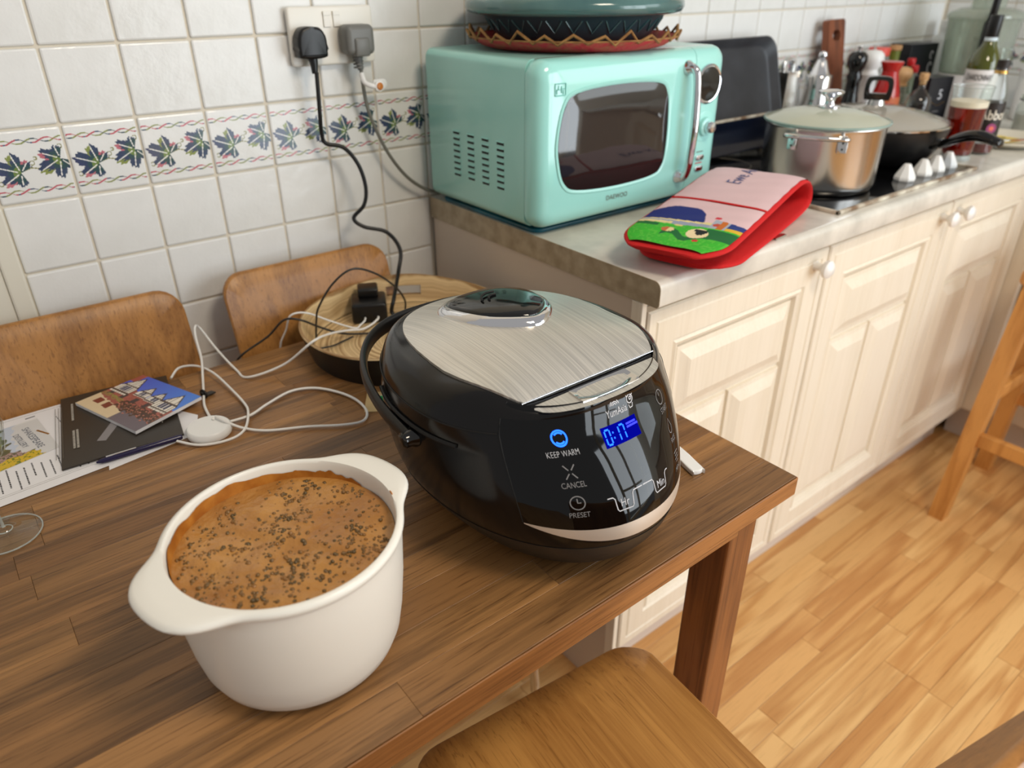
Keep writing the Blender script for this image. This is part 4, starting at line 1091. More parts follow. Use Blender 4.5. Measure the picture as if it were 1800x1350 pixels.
g = G(); g.loft([wr_(1.055, -.3548), wr_(1.045, -.3565), wr_(1.02, -.3563), wr_(1.0, -.3545)], 0, False, False); under(g.obj('window_rim', m_mint, mwv, 50), dr)
g = G(); g.loft([wr_(1.005, -.3552), wr_(.99, -.3556), wr_(.5, -.3566), wr_(.05, -.3568)]); under(g.obj('window_pane', m_mwglass, mwv, 50), dr)
# vent slots on the near side: dark slots with pressed lips
g, g2 = G(), G()
for ci, y in enumerate((-.127, -.170, -.212, -.254)):
    for k in range(8):
        z = 1.0505-k*.0103-ci*.0000
        g.box(MX0-.0006, y-.0095, z-.0026, MX0+.0005, y+.0095, z+.0020, .0004, 1)
        g2.box(MX0-.0022, y-.0100, z+.0016, MX0+.0003, y+.0100, z+.0030, .0006, 1)
o = LM(g.obj('vent_slots', m_seam, mwv)); o['kind'] = 'stuff'
o = LM(g2.obj('vent_lips', m_mintside, mwv)); o['kind'] = 'stuff'
HX = .914
under(G().tube([(HX, -.350, 1.150), (HX, -.366, 1.151), (HX+.002, -.374, 1.140), (HX+.003, -.378, 1.10), (HX+.003, -.380, 1.06), (HX+.003, -.378, 1.02), (HX+.002, -.374, .980), (HX, -.366, .966), (HX, -.350, .967)], .0068, 14, res=7).obj('handle', m_chrome, mwv, 50), dr)
for z in (1.1505, .9665):
    xf = Matrix.Translation((HX, -.353, z)) @ Matrix.Rotation(R(90), 4, 'X')
    under(G().lathe([(.0125, 0), (.0125, .003), (.0095, .008), (.0075, .014)], 24, xf=xf).obj('handle_foot', m_chrome, mwv, 50), dr)
def disc(name, x, z, prof, mat, par): 
    xf = Matrix.Translation((x, -.353, z)) @ Matrix.Rotation(R(90), 4, 'X'); o = G().lathe(prof, 36, xf=xf).obj(name, mat, mwv, 45); return under(o, par)
disc('display_ring', .9725, 1.1205, [(.0335, 0), (.0335, .004), (.031, .0058), (.029, .005)], m_chrome, cp)
disc('display_glass', .9725, 1.1205, [(.0292, .003), (.0285, .0052), (.015, .0064), (0, .0068)], m_blackgloss, cp)
disc('dial_plate', .974, 1.048, [(.027, .0008), (.027, .0026), (.024, .0034), (0, .0034)], m_mint, cp)
disc('dial_collar', .974, 1.048, [(.017, .003), (.016, .009), (.013, .011), (0, .011)], m_mint, cp)
disc('dial_knob', .974, 1.048, [(.010, .010), (.010, .020), (.0075, .0235), (0, .0245)], m_chrome, cp)
for z in (.9935, .9735):
    under(G().prism(rrect(-.0105, -.0048, .0105, .0048, .0045), 0, .005, .001, xf=Matrix.Translation((.970, -.3535, z)) @ xr).obj('button', m_chrome, mwv, 45), cp)
for s, z, mt in (('START', 1.0035, m_brochdim), ('STOP', .9833, m_red), ('', 0, None)):
    if s: under(G().box(.961, -.3556, z-.0008, .979, -.3548, z+.0008).obj('button_mark', mt, mwv), cp)
under(text_obj('maker_name', 'DAEWOO', .0115, m_brochdim, mwv, frame((.758, -.3555, .9565), (1, 0, 0), (0, 0, 1)), spacing=1.05, sx=.95), dr)
g = G()
for x, z, w, h in ((0, .0085, .0105, .0007), (0, -.0085, .0105, .0007), (-.0105, 0, .0007, .0085), (.0105, 0, .0007, .0085), (-.004, 0, .0035, .0005), (-.004, .003, .0006, .003), (-.007, -.003, .0006, .003), (.002, 0, .0006, .005), (.0055, .001, .003, .0006), (.0055, -.004, .0006, .003)):
    g.box(x-w, -.0002, z-h, x+w, .0002, z+h)
o = g.obj('corner_emblem', M('mint_print', (112, 186, 176), .4), mwv); under(o, dr); o.location = (.622, -.3556, 1.1395)
for x in (.63, .98):
    for y in (-.06, -.29): LM(G().lathe([(.012, .9177), (.012, .9262)], 16, (x, y)).obj('foot', m_black, mwv))
# woven trivet and tagine
TX, TY = .797, -.187
tv = thing('woven_trivet', (TX, TY, MZ1+.0006), 'red woven straw mat with a zigzag straw rim under the tagine', 'trivet')
G().lathe([(0, 0), (.145, .0002), (.160, .004), (.182, .017), (.183, .0195), (.180, .0195), (.158, .008), (.14, .0045), (0, .004)], 64).obj('woven_plate', m_redweave, tv, 60)
random.seed(8)
pts = []
nz = 26
for k in range(nz*2):
    a = 2*math.pi*k/(nz*2)+random.uniform(-.02, .02); up_ = k % 2
    pts.append((math.cos(a)*(.185 if up_ else .180), math.sin(a)*(.185 if up_ else .180), (.029+random.uniform(-.004, .004)) if up_ else .0145+random.uniform(-.002, .002)))
g = G(); g.tube(pts, .0026, 6, res=1, closed=True); g.obj('zigzag_rim', m_straw, tv, 60)
G().tube([(.1825*math.cos(R(a)), .1825*math.sin(R(a)), .0185) for a in range(0, 360, 10)], .0014, 6, res=1, closed=True).obj('rim_cord', m_straw, tv, 60)
tg = thing('tagine', (TX, TY, MZ1+.0056), 'glazed grey teal tagine with a conical lid on top of the microwave', 'tagine')
G().lathe([(0, 0), (.105, .0003), (.120, .004), (.138, .020), (.152, .040), (.158, .048), (.150, .048), (.13, .02), (0, .012)], 64).obj('base_dish', m_tealdark, tg, 60)
for k in range(30):
    a = 2*math.pi*k/30; d = 2*math.pi/60; rr = lambda z: .1385+(z-.020)*.72
    o = G().tube([(rr(.040)*math.cos(a-d*.8), rr(.040)*math.sin(a-d*.8), .041), (rr(.024)*math.cos(a), rr(.024)*math.sin(a), .023), (rr(.040)*math.cos(a+d*.8), rr(.040)*math.sin(a+d*.8), .041)], .0012, 6, res=1).obj('carved_triangle', m_teal, tg, 60)
G().lathe([(.150, .0485), (.172, .0475), (.184, .051), (.188, .058), (.187, .066), (.181, .072), (.168, .0755), (.150, .086), (.118, .118), (.085, .16), (.058, .205), (.040, .24), (.032, .255), (.040, .268), (.044, .28), (.034, .293), (0, .297)], 72).obj('conical_lid', m_teal, tg, 60)

# ---------------------------------------------------------------- double oven mitt
om = thing('oven_mitt', (.62, -.585, .910), 'folded red double oven mitt with a pink top and a sheep print', 'oven mitt', math.atan2(.29, .957))
path = [(0, .038), (.05, .0425), (.10, .0465), (.16, .051), (.25, .059), (.33, .066), (.385, .067), (.428, .056), (.450, .032), (.440, .0145), (.38, .0085), (.25, .0068), (.15, .0068), (.10, .0068), (.055, .0075)]
mp = catmull([(p[0], 0, p[1]) for p in path], 6)
cum = [0]
for a, b in zip(mp, mp[1:]): cum.append(cum[-1]+(b-a).length)
TOT = cum[-1]
def half(t):
    d = min(t, TOT-t); r = .062
    return .084*(1-.32*max(0, 1-d/r)**2.3) if d < r else .084
def mnorm(i):
    t = (mp[min(i+1, len(mp)-1)]-mp[max(i-1, 0)]).normalized(); return Vector((-t.z, 0, t.x))
rings = []
for i, p in enumerate(mp):
    n_ = mnorm(i); t = cum[i]; w = half(t); th = .0058*(1 if .01 < t < TOT-.01 else .75); ring = []
    for k in range(20):
        a = 2*math.pi*k/20; c_, s_ = spow(math.cos(a), .45), spow(math.sin(a), .8)
        ring.append(p+Vector((0, w*c_, 0))+n_*(th*s_+.0006*math.sin(t*160+k)*(abs(c_) < .8)))
    rings.append(ring)
end0 = [mp[0]+(q-mp[0])*.82-Vector((.006, 0, 0)) for q in rings[0]]; end1 = [mp[-1]+(q-mp[-1])*.82-Vector((.006, 0, 0)) for q in rings[-1]]
G().loft([end0]+rings+[end1]).obj('quilted_body', m_red, om, 70)
def at(t):
    for i in range(len(cum)-1):
        if cum[i+1] >= t: break
    f = (t-cum[i])/max(cum[i+1]-cum[i], 1e-6); return mp[i].lerp(mp[i+1], f), mnorm(i).lerp(mnorm(i+1), f).normalized()
def top(off, t0, t1, inset=.006):
    def f(u, v):
        t = t0+(t1-t0)*v; p, n_ = at(t); w = half(t)-inset
        return p+Vector((0, (2*u-1)*w, 0))+n_*(.0058*(1-abs(2*u-1)**6*.55)+off+.0005*math.sin(t*140+u*9))
    return f
def mitt_ink(u, v):
    q = 2*u-1; s = .006+.186*v             # q=+1 is the side towards the wall
    n = hsh(int(u*50), int(v*50))
    hill = .158-.9*max(0, abs(q-.42)-.20)**1.6*.16-(.9*max(0, -.05-q)**1.0*.12)
    if math.hypot((q+.30)*1.0, (s-.062)*11) < .20:
        if math.hypot((q+.33)*1.0, (s-.066)*11) < .085 or (abs(q+.33) < .13 and abs(s-.073) < .004): return (24, 30, 30)
        return (234, 214, 170)
    if math.hypot(q+.36, (s-.131)*12) < .07: return (206, 40, 60)
    if q < -.36 and .088 < s < .128+.012*q:
        if -.62 < q < -.50: return (198, 108, 36)
        if q < -.68: return (222, 180, 50) if s < .10 else (34, 56, 128)
        return (166, 174, 188) if math.hypot(q+.46, (s-.105)*11) > .075 else (190, 74, 56)
    if s > .104-.012*q and s < hill and q > -.30: return (24, 40, 116)
    if .086-.01*q < s < .106-.010*q and q > -.36:
        return (222, 206, 150) if (s > .0985-.01*q or (q > .35 and s < .094-.01*q)) else (150, 158, 178)
    if s >= .104: return (222, 190, 194)
    if math.hypot(q-.28, (s-.060)*14) < .12: return (196, 104, 60) if q > .28 else (226, 206, 150)
    if math.hypot(q+.42, (s-.036)*14) < .06: return (206, 36, 50)
    if math.hypot(q-.18, (s-.082)*20) < .09: return (222, 206, 130)
    if (q < -.40 and .05 < s < .085) or (abs(s-.046-.01*math.sin(q*9)) < .008 and -.6 < q < .35) or (q > .55 and .068 < s < .078): return (20, 104, 50)
    return (58, 170+int(14*n), 44) if n > .25 else (84, 186, 56)
raster('printed_panel', 80, 90, 1, 1, mitt_ink, m_inkcloth, om, surf=top(.0024, .004, .196))
V = []; pk_ = G(); cols = [[top(.0022, .205, .474)(u/14, v/40) for u in range(15)] for v in range(41)]
pk_.loft(cols, 0, False, False, False); pk_.obj('pink_panel', m_pink, om, 60)
G().tube([top(.0022, .196, .205)(u/12, .5) for u in range(13)], .0024, 6, res=2).obj('red_seam', m_red, om, 60)
Vt, Ft = text_geo('Ewe Are', .036, shear=.15)
f_ = top(.0030, 0, TOT)
vv = [f_(.5+.5*(.012+p[1])/.078, (.352+p[0]*.92)/TOT) for p in Vt]
G().add(vv, Ft).obj('mitt_lettering', M('navy_print', (84, 92, 140), .8), om)
kn = G().prism([(0, 0), (.034, .003), (.036, .010), (.03, .013), (.004, .010)], 0, .003, .0006).obj('peeler_tip', m_steel); tag(kn, 'small steel blade tip poking out beyond the oven mitt', 'utensil'); kn.location = (.888, -.593, .9103)

# ---------------------------------------------------------------- hob, stock pot, frying pan
hb = thing('hob', (1.38, -.32, .9102), 'black glass hob with white knobs and a worn cream edge set in the worktop', 'hob')
G().prism(rrect(-.275, -.252, .275, .235, .006), .0003, .0055, .001).obj('hob_glass', m_hobglass, hb, 40)
fr = G()
for a in ((-.281, -.259, .281, -.2515), (-.281, .2345, .281, .241), (-.281, -.259, -.2745, .241), (.2745, -.259, .281, .241)): fr.box(a[0], a[1], 0, a[2], a[3], .007, .0015)
fr.obj('edge_seal', m_cream_seal, hb)
for k, x in enumerate((1.425, 1.498, 1.556, 1.612)):
    o = G().lathe([(.021, .0055), (.022, .009), (.0215, .013), (.015, .024), (.008, .036), (.006, .038), (0, .0385)], 8, (x-1.38, -.212)).obj('knob', m_knob, hb)
for x, y, r in ((-.135, -.117, .09), (.19, -.04, .10), (-.135, .12, .07), (.14, .14, .07)):
    o = G().lathe([(r-.002, .0054), (r-.001, .0060), (r, .0054)], 48, (x, y), cap=False).obj('cooking_zone', m_brochdim, hb)
SX, SY = 1.245, -.437
sp = thing('stock_pot', (SX, SY, .9158), 'tall stainless stock pot with a glass lid on the hob', 'pot')
G().lathe([(0, 0), (.098, .0004), (.104, .003), (.108, .010), (.109, .016), (.1115, .118), (.1145, .1225), (.1140, .124), (.110, .1215), (.1075, .02), (.10, .006), (0, .005)], 72).obj('pot_body', m_steel, sp, 50)
G().lathe([(0, .088), (.1078, .088)], 48, cap=False).obj('soup', m_soil, sp)
for s in (205, 25):
    a0 = R(s); p = []
    for d, r, z in ((-23, .111, .108), (-23, .138, .113), (-18, .152, .116), (0, .156, .117), (18, .152, .116), (23, .138, .113), (23, .111, .108)):
        p.append((r*math.cos(a0+R(d)), r*math.sin(a0+R(d)), z))
    h = G().tube(p, .0042, 10, res=5).obj('side_handle', m_steel2, sp, 60)
    for d in (-23, 23):
        a = a0+R(d); m_ = frame((.1118*math.cos(a), .1118*math.sin(a), .098), (-math.sin(a), math.cos(a), 0), (0, 0, 1))
        G().prism(rrect(-.009, -.014, .009, .014, .002), 0, .003, .0008, xf=m_).obj('handle_plate', m_steel2, h, 40)
        for z in (-.006, .005):
            q = frame((.1118*math.cos(a), .1118*math.sin(a), .098+z), (-math.sin(a), math.cos(a), 0), (0, 0, 1)); G().lathe([(.0022, .003), (.0015, .0045), (0, .0048)], 10, xf=q).obj('rivet', m_seam, h)
ld = thing('glass_cover', (SX, SY, 1.0402), 'domed glass lid with a steel knob on the stock pot', 'lid')
G().lathe([(.114, 0), (.1165, .0015), (.1165, .004), (.112, .0065), (.085, .016), (.05, .0225), (.012, .0250), (.012, .0222), (.05, .0197), (.085, .0132), (.111, .0035), (.114, .002)], 64, cap=False).obj('lid_glass', m_glasslid, ld, 60)
G().tube([(.1160*math.cos(R(a)), .1160*math.sin(R(a)), .0028) for a in range(0, 360, 8)], .0026, 8, res=1, closed=True).obj('lid_rim', M('lid_rim_glass', (170, 196, 188), .1, trans=.4), ld, 60)
G().lathe([(.020, .0245), (.020, .027), (.011, .0285), (.0085, .034), (.010, .042), (.020, .049), (.0235, .0515), (.0235, .0535), (.018, .0565), (0, .0575)], 32).obj('lid_knob', m_chrome, ld, 50)
FX, FY = 1.575, -.36
fp = thing('frying_pan', (FX, FY, .9158), 'black frying pan with a curved handle on the right of the hob', 'pan')
G().lathe([(0, 0), (.120, .0004), (.128, .004), (.146, .030), (.160, .060), (.165, .079), (.162, .080), (.156, .061), (.142, .032), (.122, .006), (0, .005)], 64).obj('pan_body', m_black, fp, 50)
fh = Vector((-.10, -.995, 0)).normalized(); fs = Vector((fh.y*-1, fh.x, 0))
pts = [(.150, .052), (.178, .058), (.20, .070), (.225, .080), (.25, .083), (.275, .078), (.292, .074)]
g = G(); P = catmull([(p[0], 0, p[1]) for p in pts], 6); rings = []
for i, p in enumerate(P):
    t = i/(len(P)-1); w = .010+.004*math.sin(t*3.1)+.003*(t > .85); hgt = .0085+.003*math.sin(t*math.pi)
    if i in (0, len(P)-1): w *= .6; hgt *= .6
    rings.append([fh*p.x+fs*(w*math.cos(2*math.pi*k/14))+Vector((0, 0, p.z+hgt*math.sin(2*math.pi*k/14))) for k in range(14)])
g.loft(rings); hd = g.obj('pan_handle', m_blackgloss, fp, 60)
q = [fh*.146+fs*(.013*math.cos(2*math.pi*k/14))+Vector((0, 0, .050+.011*math.sin(2*math.pi*k/14))) for k in range(14)]
q2 = [p+fh*.026+Vector((0, 0, .007)) for p in q]; G().loft([q, q2]).obj('handle_ferrule', m_steel, hd, 40)
fl2 = thing('glass_cover', (FX, FY, .9965), 'steel rimmed glass lid with a black loop knob on the frying pan', 'lid')
G().lathe([(.160, .001), (.150, .0085), (.11, .022), (.06, .031), (.014, .0345), (.014, .0315), (.06, .028), (.11, .019), (.15, .0055), (.159, 0)], 64, cap=False).obj('lid_glass', m_glasslid2, fl2, 60)
G().lathe([(.1585, -.0002), (.166, .0002), (.167, .003), (.163, .005), (.158, .0035)], 64, cap=False).obj('steel_rim', m_steel2, fl2, 60)
G().lathe([(.020, .034), (.019, .038), (.017, .045), (0, .045)], 24).obj('knob_base', m_steel, fl2, 40)
vd = Vector((FX+.1672, FY+1.2411, 0)).normalized(); sd = Vector((vd.y, -vd.x, 0))
def kq(pl, y): return [sd*p[0]+vd*y+Vector((0, 0, p[1])) for p in pl]
outp = [(p.x, p.y) for p in catmull([(-.026, .044, 0), (-.029, .06, 0), (-.027, .085, 0), (-.016, .093, 0), (.016, .093, 0), (.027, .085, 0), (.029, .06, 0), (.026, .044, 0)], 4)]
inp = [(p.x, p.y) for p in catmull([(-.017, .058, 0), (-.019, .068, 0), (-.017, .081, 0), (-.010, .085, 0), (.010, .085, 0), (.017, .081, 0), (.019, .068, 0), (.017, .058, 0)], 4)]
g = G(); A1, A2, B1, B2 = kq(outp, -.007), kq(outp, .007), kq(inp, -.007), kq(inp, .007)
g.loft([B1+B1[:1], A1+A1[:1], A2+A2[:1], B2+B2[:1], B1+B1[:1]], 0, False, False, False); g.obj('loop_knob', m_blackgloss, fl2, 40)

# ---------------------------------------------------------------- trays leaning behind the hob
def leaning_tray(name, label, mat, w, h, loc, tilt, rim, rr, panel):
    t = thing(name, loc, label, 'tray')
    m_ = Matrix.Rotation(R(tilt), 4, 'X') @ Matrix.Rotation(R(90), 4, 'X')
    o_ = rrect(-w/2, 0, w/2, h, rr, 8); c = Vector((0, h/2, 0))
    def rg(f, z, ins=0): 
        return [m_ @ Vector((math.copysign(max(abs(p[0])-ins, 0), p[0]), c.y+math.copysign(max(abs(p[1]-c.y)-ins, 0), p[1]-c.y), z)) for p in o_]
    g = G(); g.loft([rg(1, 0, .012), rg(1, .002, .004), rg(1, rim, 0), rg(1, rim+.0015, .002), rg(1, rim, .006), rg(1, .006, .016), rg(1, .0035, .024)], 0, True, True)
    g.obj('tray_body', mat, t, 40); return t
leaning_tray('roasting_tray', 'large dark roasting tray leaning upright on the tiles behind the hob', m_tray, .47, .245, (1.375, -.098, .9162), -16, .022, .04, True)
t = leaning_tray('oven_shelf_tray', 'navy black tray standing low in front of the large roasting tray', m_navytray, .40, .075, (1.325, -.150, .9162), -16, .014, .015, False)
g = G().box(-.195, -.003, .0, .195, .003, .006, .0015); o = g.obj('worn_rim', m_cream_seal, t); o.location = (0, .008, .074)

# ---------------------------------------------------------------- things along the wall right of the hob
def lathe_thing(name, loc, label, cat, parts, group=None):
    t = thing(name, loc, label, cat, 0, group)
    for pn_, prof, mat in parts: G().lathe(prof, 32).obj(pn_, mat, t, 50)
    return t
lathe_thing('steel_shaker', (1.752, -.105, .9102), 'polished steel shaker with a ball finial beside the dark wooden board', 'shaker', [
    ('shaker_body', [(0, 0), (.044, .0005), (.045, .004), (.043, .06), (.036, .09), (.034, .1), (.034, .145), (.031, .150), (0, .150)], m_steel2),
    ('shaker_cap', [(.026, .1502), (.022, .158), (.014, .178), (.0105, .186), (0, .187)], m_chrome),
    ('finial', [(.004, .186), (.0095, .190), (.011, .196), (.0085, .203), (0, .206)], m_chrome)])
gr = thing('box_grater', (1.665, -.065, .9102), 'dull steel box grater half hidden behind the stock pot lid', 'grater')
G().loft([[(-.045, -.03, 0), (.045, -.03, 0), (.045, .03, 0), (-.045, .03, 0)], [(-.026, -.02, .16), (.026, -.02, .16), (.026, .02, .16), (-.026, .02, .16)]]).obj('grater_body', m_steel, gr)
G().tube([(-.02, 0, .158), (-.018, 0, .185), (.018, 0, .185), (.02, 0, .158)], .005, 8, res=5).obj('grater_handle', m_steel2, gr, 60)
cb = thing('chopping_board', (1.905, -.072, .9102), 'tall narrow dark wood board with a slot handle leaning on the tiles', 'board')
g = G(); m_ = Matrix.Rotation(R(3), 4, 'Z') @ Matrix.Rotation(R(-9), 4, 'X') @ Matrix.Rotation(R(90), 4, 'X')
ob_ = rrect(-.043, 0, .043, .275, .010, 5); hole = rrect(-.023, .222, .018, .248, .0125, 5)
def bo(pl, z): return [m_ @ Vector((p[0], p[1], z)) for p in pl]
g.loft([bo(hole, .010), bo(ob_, .010), bo(ob_, -.010), bo(hole, -.010), bo(hole, .010)], 0, False, False); g.obj('board_body', m_board, cb, 40)
mill = [(0, 0), (.027, .0005), (.029, .004), (.029, .03), (.026, .055), (.018, .095), (.0165, .125), (.0205, .138), (.0165, .146), (.0170, .152)]
head = [(.0168, .1525), (.022, .162), (.0255, .176), (.024, .190), (.016, .199), (.006, .201), (0, .201)]
lathe_thing('pepper_mill', (1.879, -.132, .9102), 'glossy black turned pepper mill', 'mill', [('mill_body', mill, m_blackgloss), ('mill_head', head, m_blackgloss), ('mill_nut', [(.003, .2), (.003, .206), (.007, .211), (.0065, .213), (0, .2135)], m_steel)])
s2 = [(r*1.15, z*.98) for r, z in mill]; h2 = [(r*1.15, z*.98) for r, z in head]
lathe_thing('salt_mill', (1.985, -.118, .9102), 'white turned salt mill standing right behind the black pepper mill', 'mill', [('mill_body', s2, m_white), ('mill_head', h2, m_white), ('mill_nut', [(.003, .196), (.003, .204), (.007, .209), (0, .2105)], m_steel)])
rb = lathe_thing('sauce_bottle', (1.925, -.205, .9102), 'red waisted glass sauce bottle behind the frying pan lid', 'bottle', [
    ('bottle_body', [(0, 0), (.034, .0006), (.036, .005), (.036, .07), (.034, .1), (.026, .13), (.021, .148), (.021, .155)], m_redglass),
    ('bottle_neck', [(.021, .1552), (.0275, .172), (.0285, .176), (.027, .178), (.019, .176), (0, .1758)], m_redglass),
    ('bottle_label', [(.0364, .055), (.0364, .085), (.0358, .092)], M('orange_label', (206, 110, 70), .5))])
lathe_thing('wood_top_mill', (2.079, -.165, .9102), 'small glass mill with a pale turned wooden top', 'mill', [
    ('mill_glass', [(0, 0), (.022, .0005), (.023, .004), (.022, .06), (.018, .09), (.017, .102), (0, .102)], m_plasticclear),
    ('spice', [(0, .002), (.020, .003), (.019, .055), (0, .055)], M('pink_salt', (196, 170, 164), .8)),
    ('wooden_top', [(.018, .1025), (.016, .110), (.018, .116), (.024, .126), (.0255, .136), (.022, .146), (.012, .151), (0, .152)], m_palewood)])
lathe_thing('green_bottle', (2.176, -.135, .9102), 'dark green bottle with a red cap between the mills and the black cartons', 'bottle', [
    ('bottle_body', [(0, 0), (.026, .0005), (.027, .004), (.027, .075), (.020, .105), (.0105, .125), (.0095, .146)], m_greenglass),
    ('bottle_label', [(.0273, .02), (.0273, .072)], m_whitelab), ('bottle_cap', [(.0105, .1455), (.0115, .147), (.0115, .164), (.010, .166), (0, .166)], m_redcap)])
lathe_thing('red_cap_bottle', (2.128, -.172, .9102), 'small bottle with a rounded red cap just left of the green bottle', 'bottle', [
    ('bottle_body', [(0, 0), (.017, .0005), (.018, .004), (.018, .10), (.009, .125), (.009, .135)], m_plasticclear), ('bottle_cap', [(.0095, .1345), (.0105, .137), (.0105, .150), (.008, .153), (0, .1535)], m_redcap)])
lathe_thing('corked_green_bottle', (2.14, -.098, .9102), 'olive green tinted bottle with a wide cork stopper at the back', 'bottle', [
    ('bottle_body', [(0, 0), (.026, .0005), (.027, .004), (.027, .10), (.017, .13), (.0145, .15), (.0145, .186)], m_palegreen), ('cork_stopper', [(.0145, .1865), (.0165, .188), (.0165, .2), (0, .2015)], m_cork)])
lathe_thing('red_lidded_jar', (2.075, -.085, .9102), 'jar with a coral red lid peeping over the white salt mill', 'jar', [
    ('jar_body', [(0, 0), (.032, .0005), (.033, .004), (.033, .16), (.028, .175), (0, .175)], m_plasticclear), ('jar_lid', [(.028, .1755), (.029, .178), (.029, .194), (.027, .197), (0, .1975)], M('coral_lid', (224, 84, 70), .4))])
def carton(name, loc, w, d, h, rz, label, five):
    t = thing(name, loc, label, 'box', R(rz))
    G().box(-w/2, -d/2, 0, w/2, d/2, h, .001).obj('carton', m_boxblk, t)
    return t
t = carton('black_carton', (2.30, -.075, .9102), .13, .07, .197, -8, 'tall black carton with pale script standing against the tiles', 0)
for k, (x, z, r) in enumerate(((.040, .165, .010), (.042, .13, .014), (.040, .095, .018))): G().tube([(x+r*.6*math.cos(R(a)), -.0352, z+r*math.sin(R(a))) for a in range(20, 300, 20)], .0012, 6, res=2).obj('script_swirl', m_inklight, t)
t = carton('number_five_carton', (2.058, -.262, .9102), .085, .055, .137, -14, 'small black carton printed with a large 5 behind the pint glass', 1)
text_obj('large_five', '5', .036, m_inklight, t, frame((.004, -.0279, .092), (1, 0, 0), (0, 0, 1)))
G().tube([(-.024, -.028, .076), (0, -.0281, .066), (.026, -.028, .074)], .0006, 6, res=6).obj('gold_arc', m_gold, t)
for z, w in ((.05, .012), (.040, .006), (.033, .016), (.028, .014)): G().box(-w, -.0281, z-.0009, w, -.0276, z+.0009).obj('small_print', m_inkdim, t)
lathe_thing('corked_flask', (1.915, -.30, .9102), 'clear round shouldered flask with a cork stopper, half full of pale liquid', 'bottle', [
    ('flask_glass', [(0, 0), (.029, .0005), (.031, .004), (.031, .085), (.028, .100), (.017, .114), (.0095, .120), (.009, .135), (.0105, .137), (.0105, .140), (.0085, .140), (.0075, .121), (.016, .112), (.027, .098), (.0295, .083), (.0295, .006), (0, .004)], m_glass),
    ('liquid', [(0, .0045), (.029, .006), (.029, .064), (0, .064)], M('pale_oil', (150, 138, 96), .1, trans=.5)), ('cork_stopper', [(.0078, .130), (.0078, .1402), (.0105, .1408), (.0115, .156), (.010, .158), (0, .158)], m_cork)])
lathe_thing('wine_bottle', (2.122, -.352, .9102), 'green white wine bottle with a black capsule and white label', 'bottle', [
    ('bottle_glass', [(0, 0), (.036, .0008), (.0385, .005), (.0385, .165), (.036, .182), (.026, .202), (.0175, .216), (.015, .228)], m_wine),
    ('capsule', [(.0152, .2345), (.0158, .236), (.0162, .282), (.0152, .2865), (0, .287)], m_black), ('neck_band', [(.0154, .218), (.0154, .2342)], M('pale_blue_band', (210, 224, 232), .5)),
    ('front_label', [(.0388, .05), (.0388, .158)], m_whitelab)])
wbt = bpy.data.objects['wine_bottle']; lbv = Vector((-.1672-2.122, -1.2411+.352, 0)).normalized(); a0 = math.atan2(lbv.y, lbv.x)
def cyl_text(s, size, r, a0, z, mat, par, name, sx=1):
    V, F = text_geo(s, size, off=.0004); V = [(r*math.cos(a0+p[0]*sx/r), r*math.sin(a0+p[0]*sx/r), z+p[1]) for p in V]; G().add(V, F).obj(name, mat, par)
cyl_text('CHARDONNAY', .021, .0393, a0-.1, .139, m_textink, wbt, 'label_name', .46)
bb = lathe_thing('ale_bottle', (1.842, -.502, .9102), 'clear ale bottle with a dark label and gold neck foil beside the pint', 'bottle', [
    ('bottle_glass', [(0, 0), (.0275, .0005), (.029, .004), (.029, .12), (.027, .142), (.018, .168), (.0135, .182), (.0125, .205), (.0125, .222), (.014, .224), (.014, .230), (.012, .230), (.0108, .205), (.0118, .183), (.016, .167), (.0252, .141), (.0272, .12), (.0272, .006), (0, .004)], m_glass),
    ('dregs', [(0, .0046), (.0268, .006), (.0268, .026), (0, .026)], M('amber_dregs', (96, 34, 30), .2)),
    ('body_label', [(.0293, .042), (.0293, .118)], m_brownlab), ('neck_foil', [(.0131, .186), (.0131, .207)], m_brownlab), ('gold_foil', [(.0150, .179), (.0134, .1855)], m_gold)])
v = Vector((-.1672-1.842, -1.2411+.502, 0)); a0 = math.atan2(v.y, v.x)+.45
cyl_text('Abbot', .030, .0296, a0, .0905, m_cream, bb, 'label_name', .80)
G().lathe([(.011, 0), (.011, .0006), (0, .0008)], 24, xf=frame((.0293*math.cos(a0), .0293*math.sin(a0), .062), (-math.sin(a0), math.cos(a0), 0), (0, 0, 1))).obj('round_emblem', M('purple_emblem', (150, 60, 110), .5), bb)
G().lathe([(.006, 0), (.006, .0012), (0, .0013)], 5, xf=frame((.0293*math.cos(a0), .0293*math.sin(a0), .062), (-math.sin(a0), math.cos(a0), 0), (0, 0, 1))).obj('emblem_flame', M('coral_flame', (226, 110, 90), .5), bb)
pt = thing('pint_glass', (1.736, -.495, .9102), 'pint glass of red ale with a thin foam head', 'glass')
G().lathe([(0, 0), (.0305, .0006), (.0315, .004), (.0335, .03), (.0425, .155), (.0430, .159), (.0418, .159), (.0408, .150), (.0320, .03), (.0300, .014), (0, .0125)], 48).obj('glass_body', m_glass, pt, 60)
G().tube([(.0426*math.cos(R(a)), .0426*math.sin(R(a)), .159) for a in range(0, 360, 8)], .0009, 6, res=1, closed=True).obj('rim_glint', m_glassrim, pt, 60)  # pale ring painting the bright line along the glass rim
G().lathe([(.0312, .0005), (.0322, .006), (.0300, .0115), (0, .0118)], 40).obj('thick_base', m_glassrim, pt, 60)
be = lathe_thing('ale', (1.736, -.495, .9232), 'clear red ale filling the pint glass', 'drink', [('ale_body', [(0, 0), (.0296, .0012), (.0313, .0175), (.0375, .103), (0, .103)], m_beer), ('foam_head', [(0, .1032), (.0375, .1032), (.0384, .1155), (.033, .117), (0, .1165)], m_foam)])
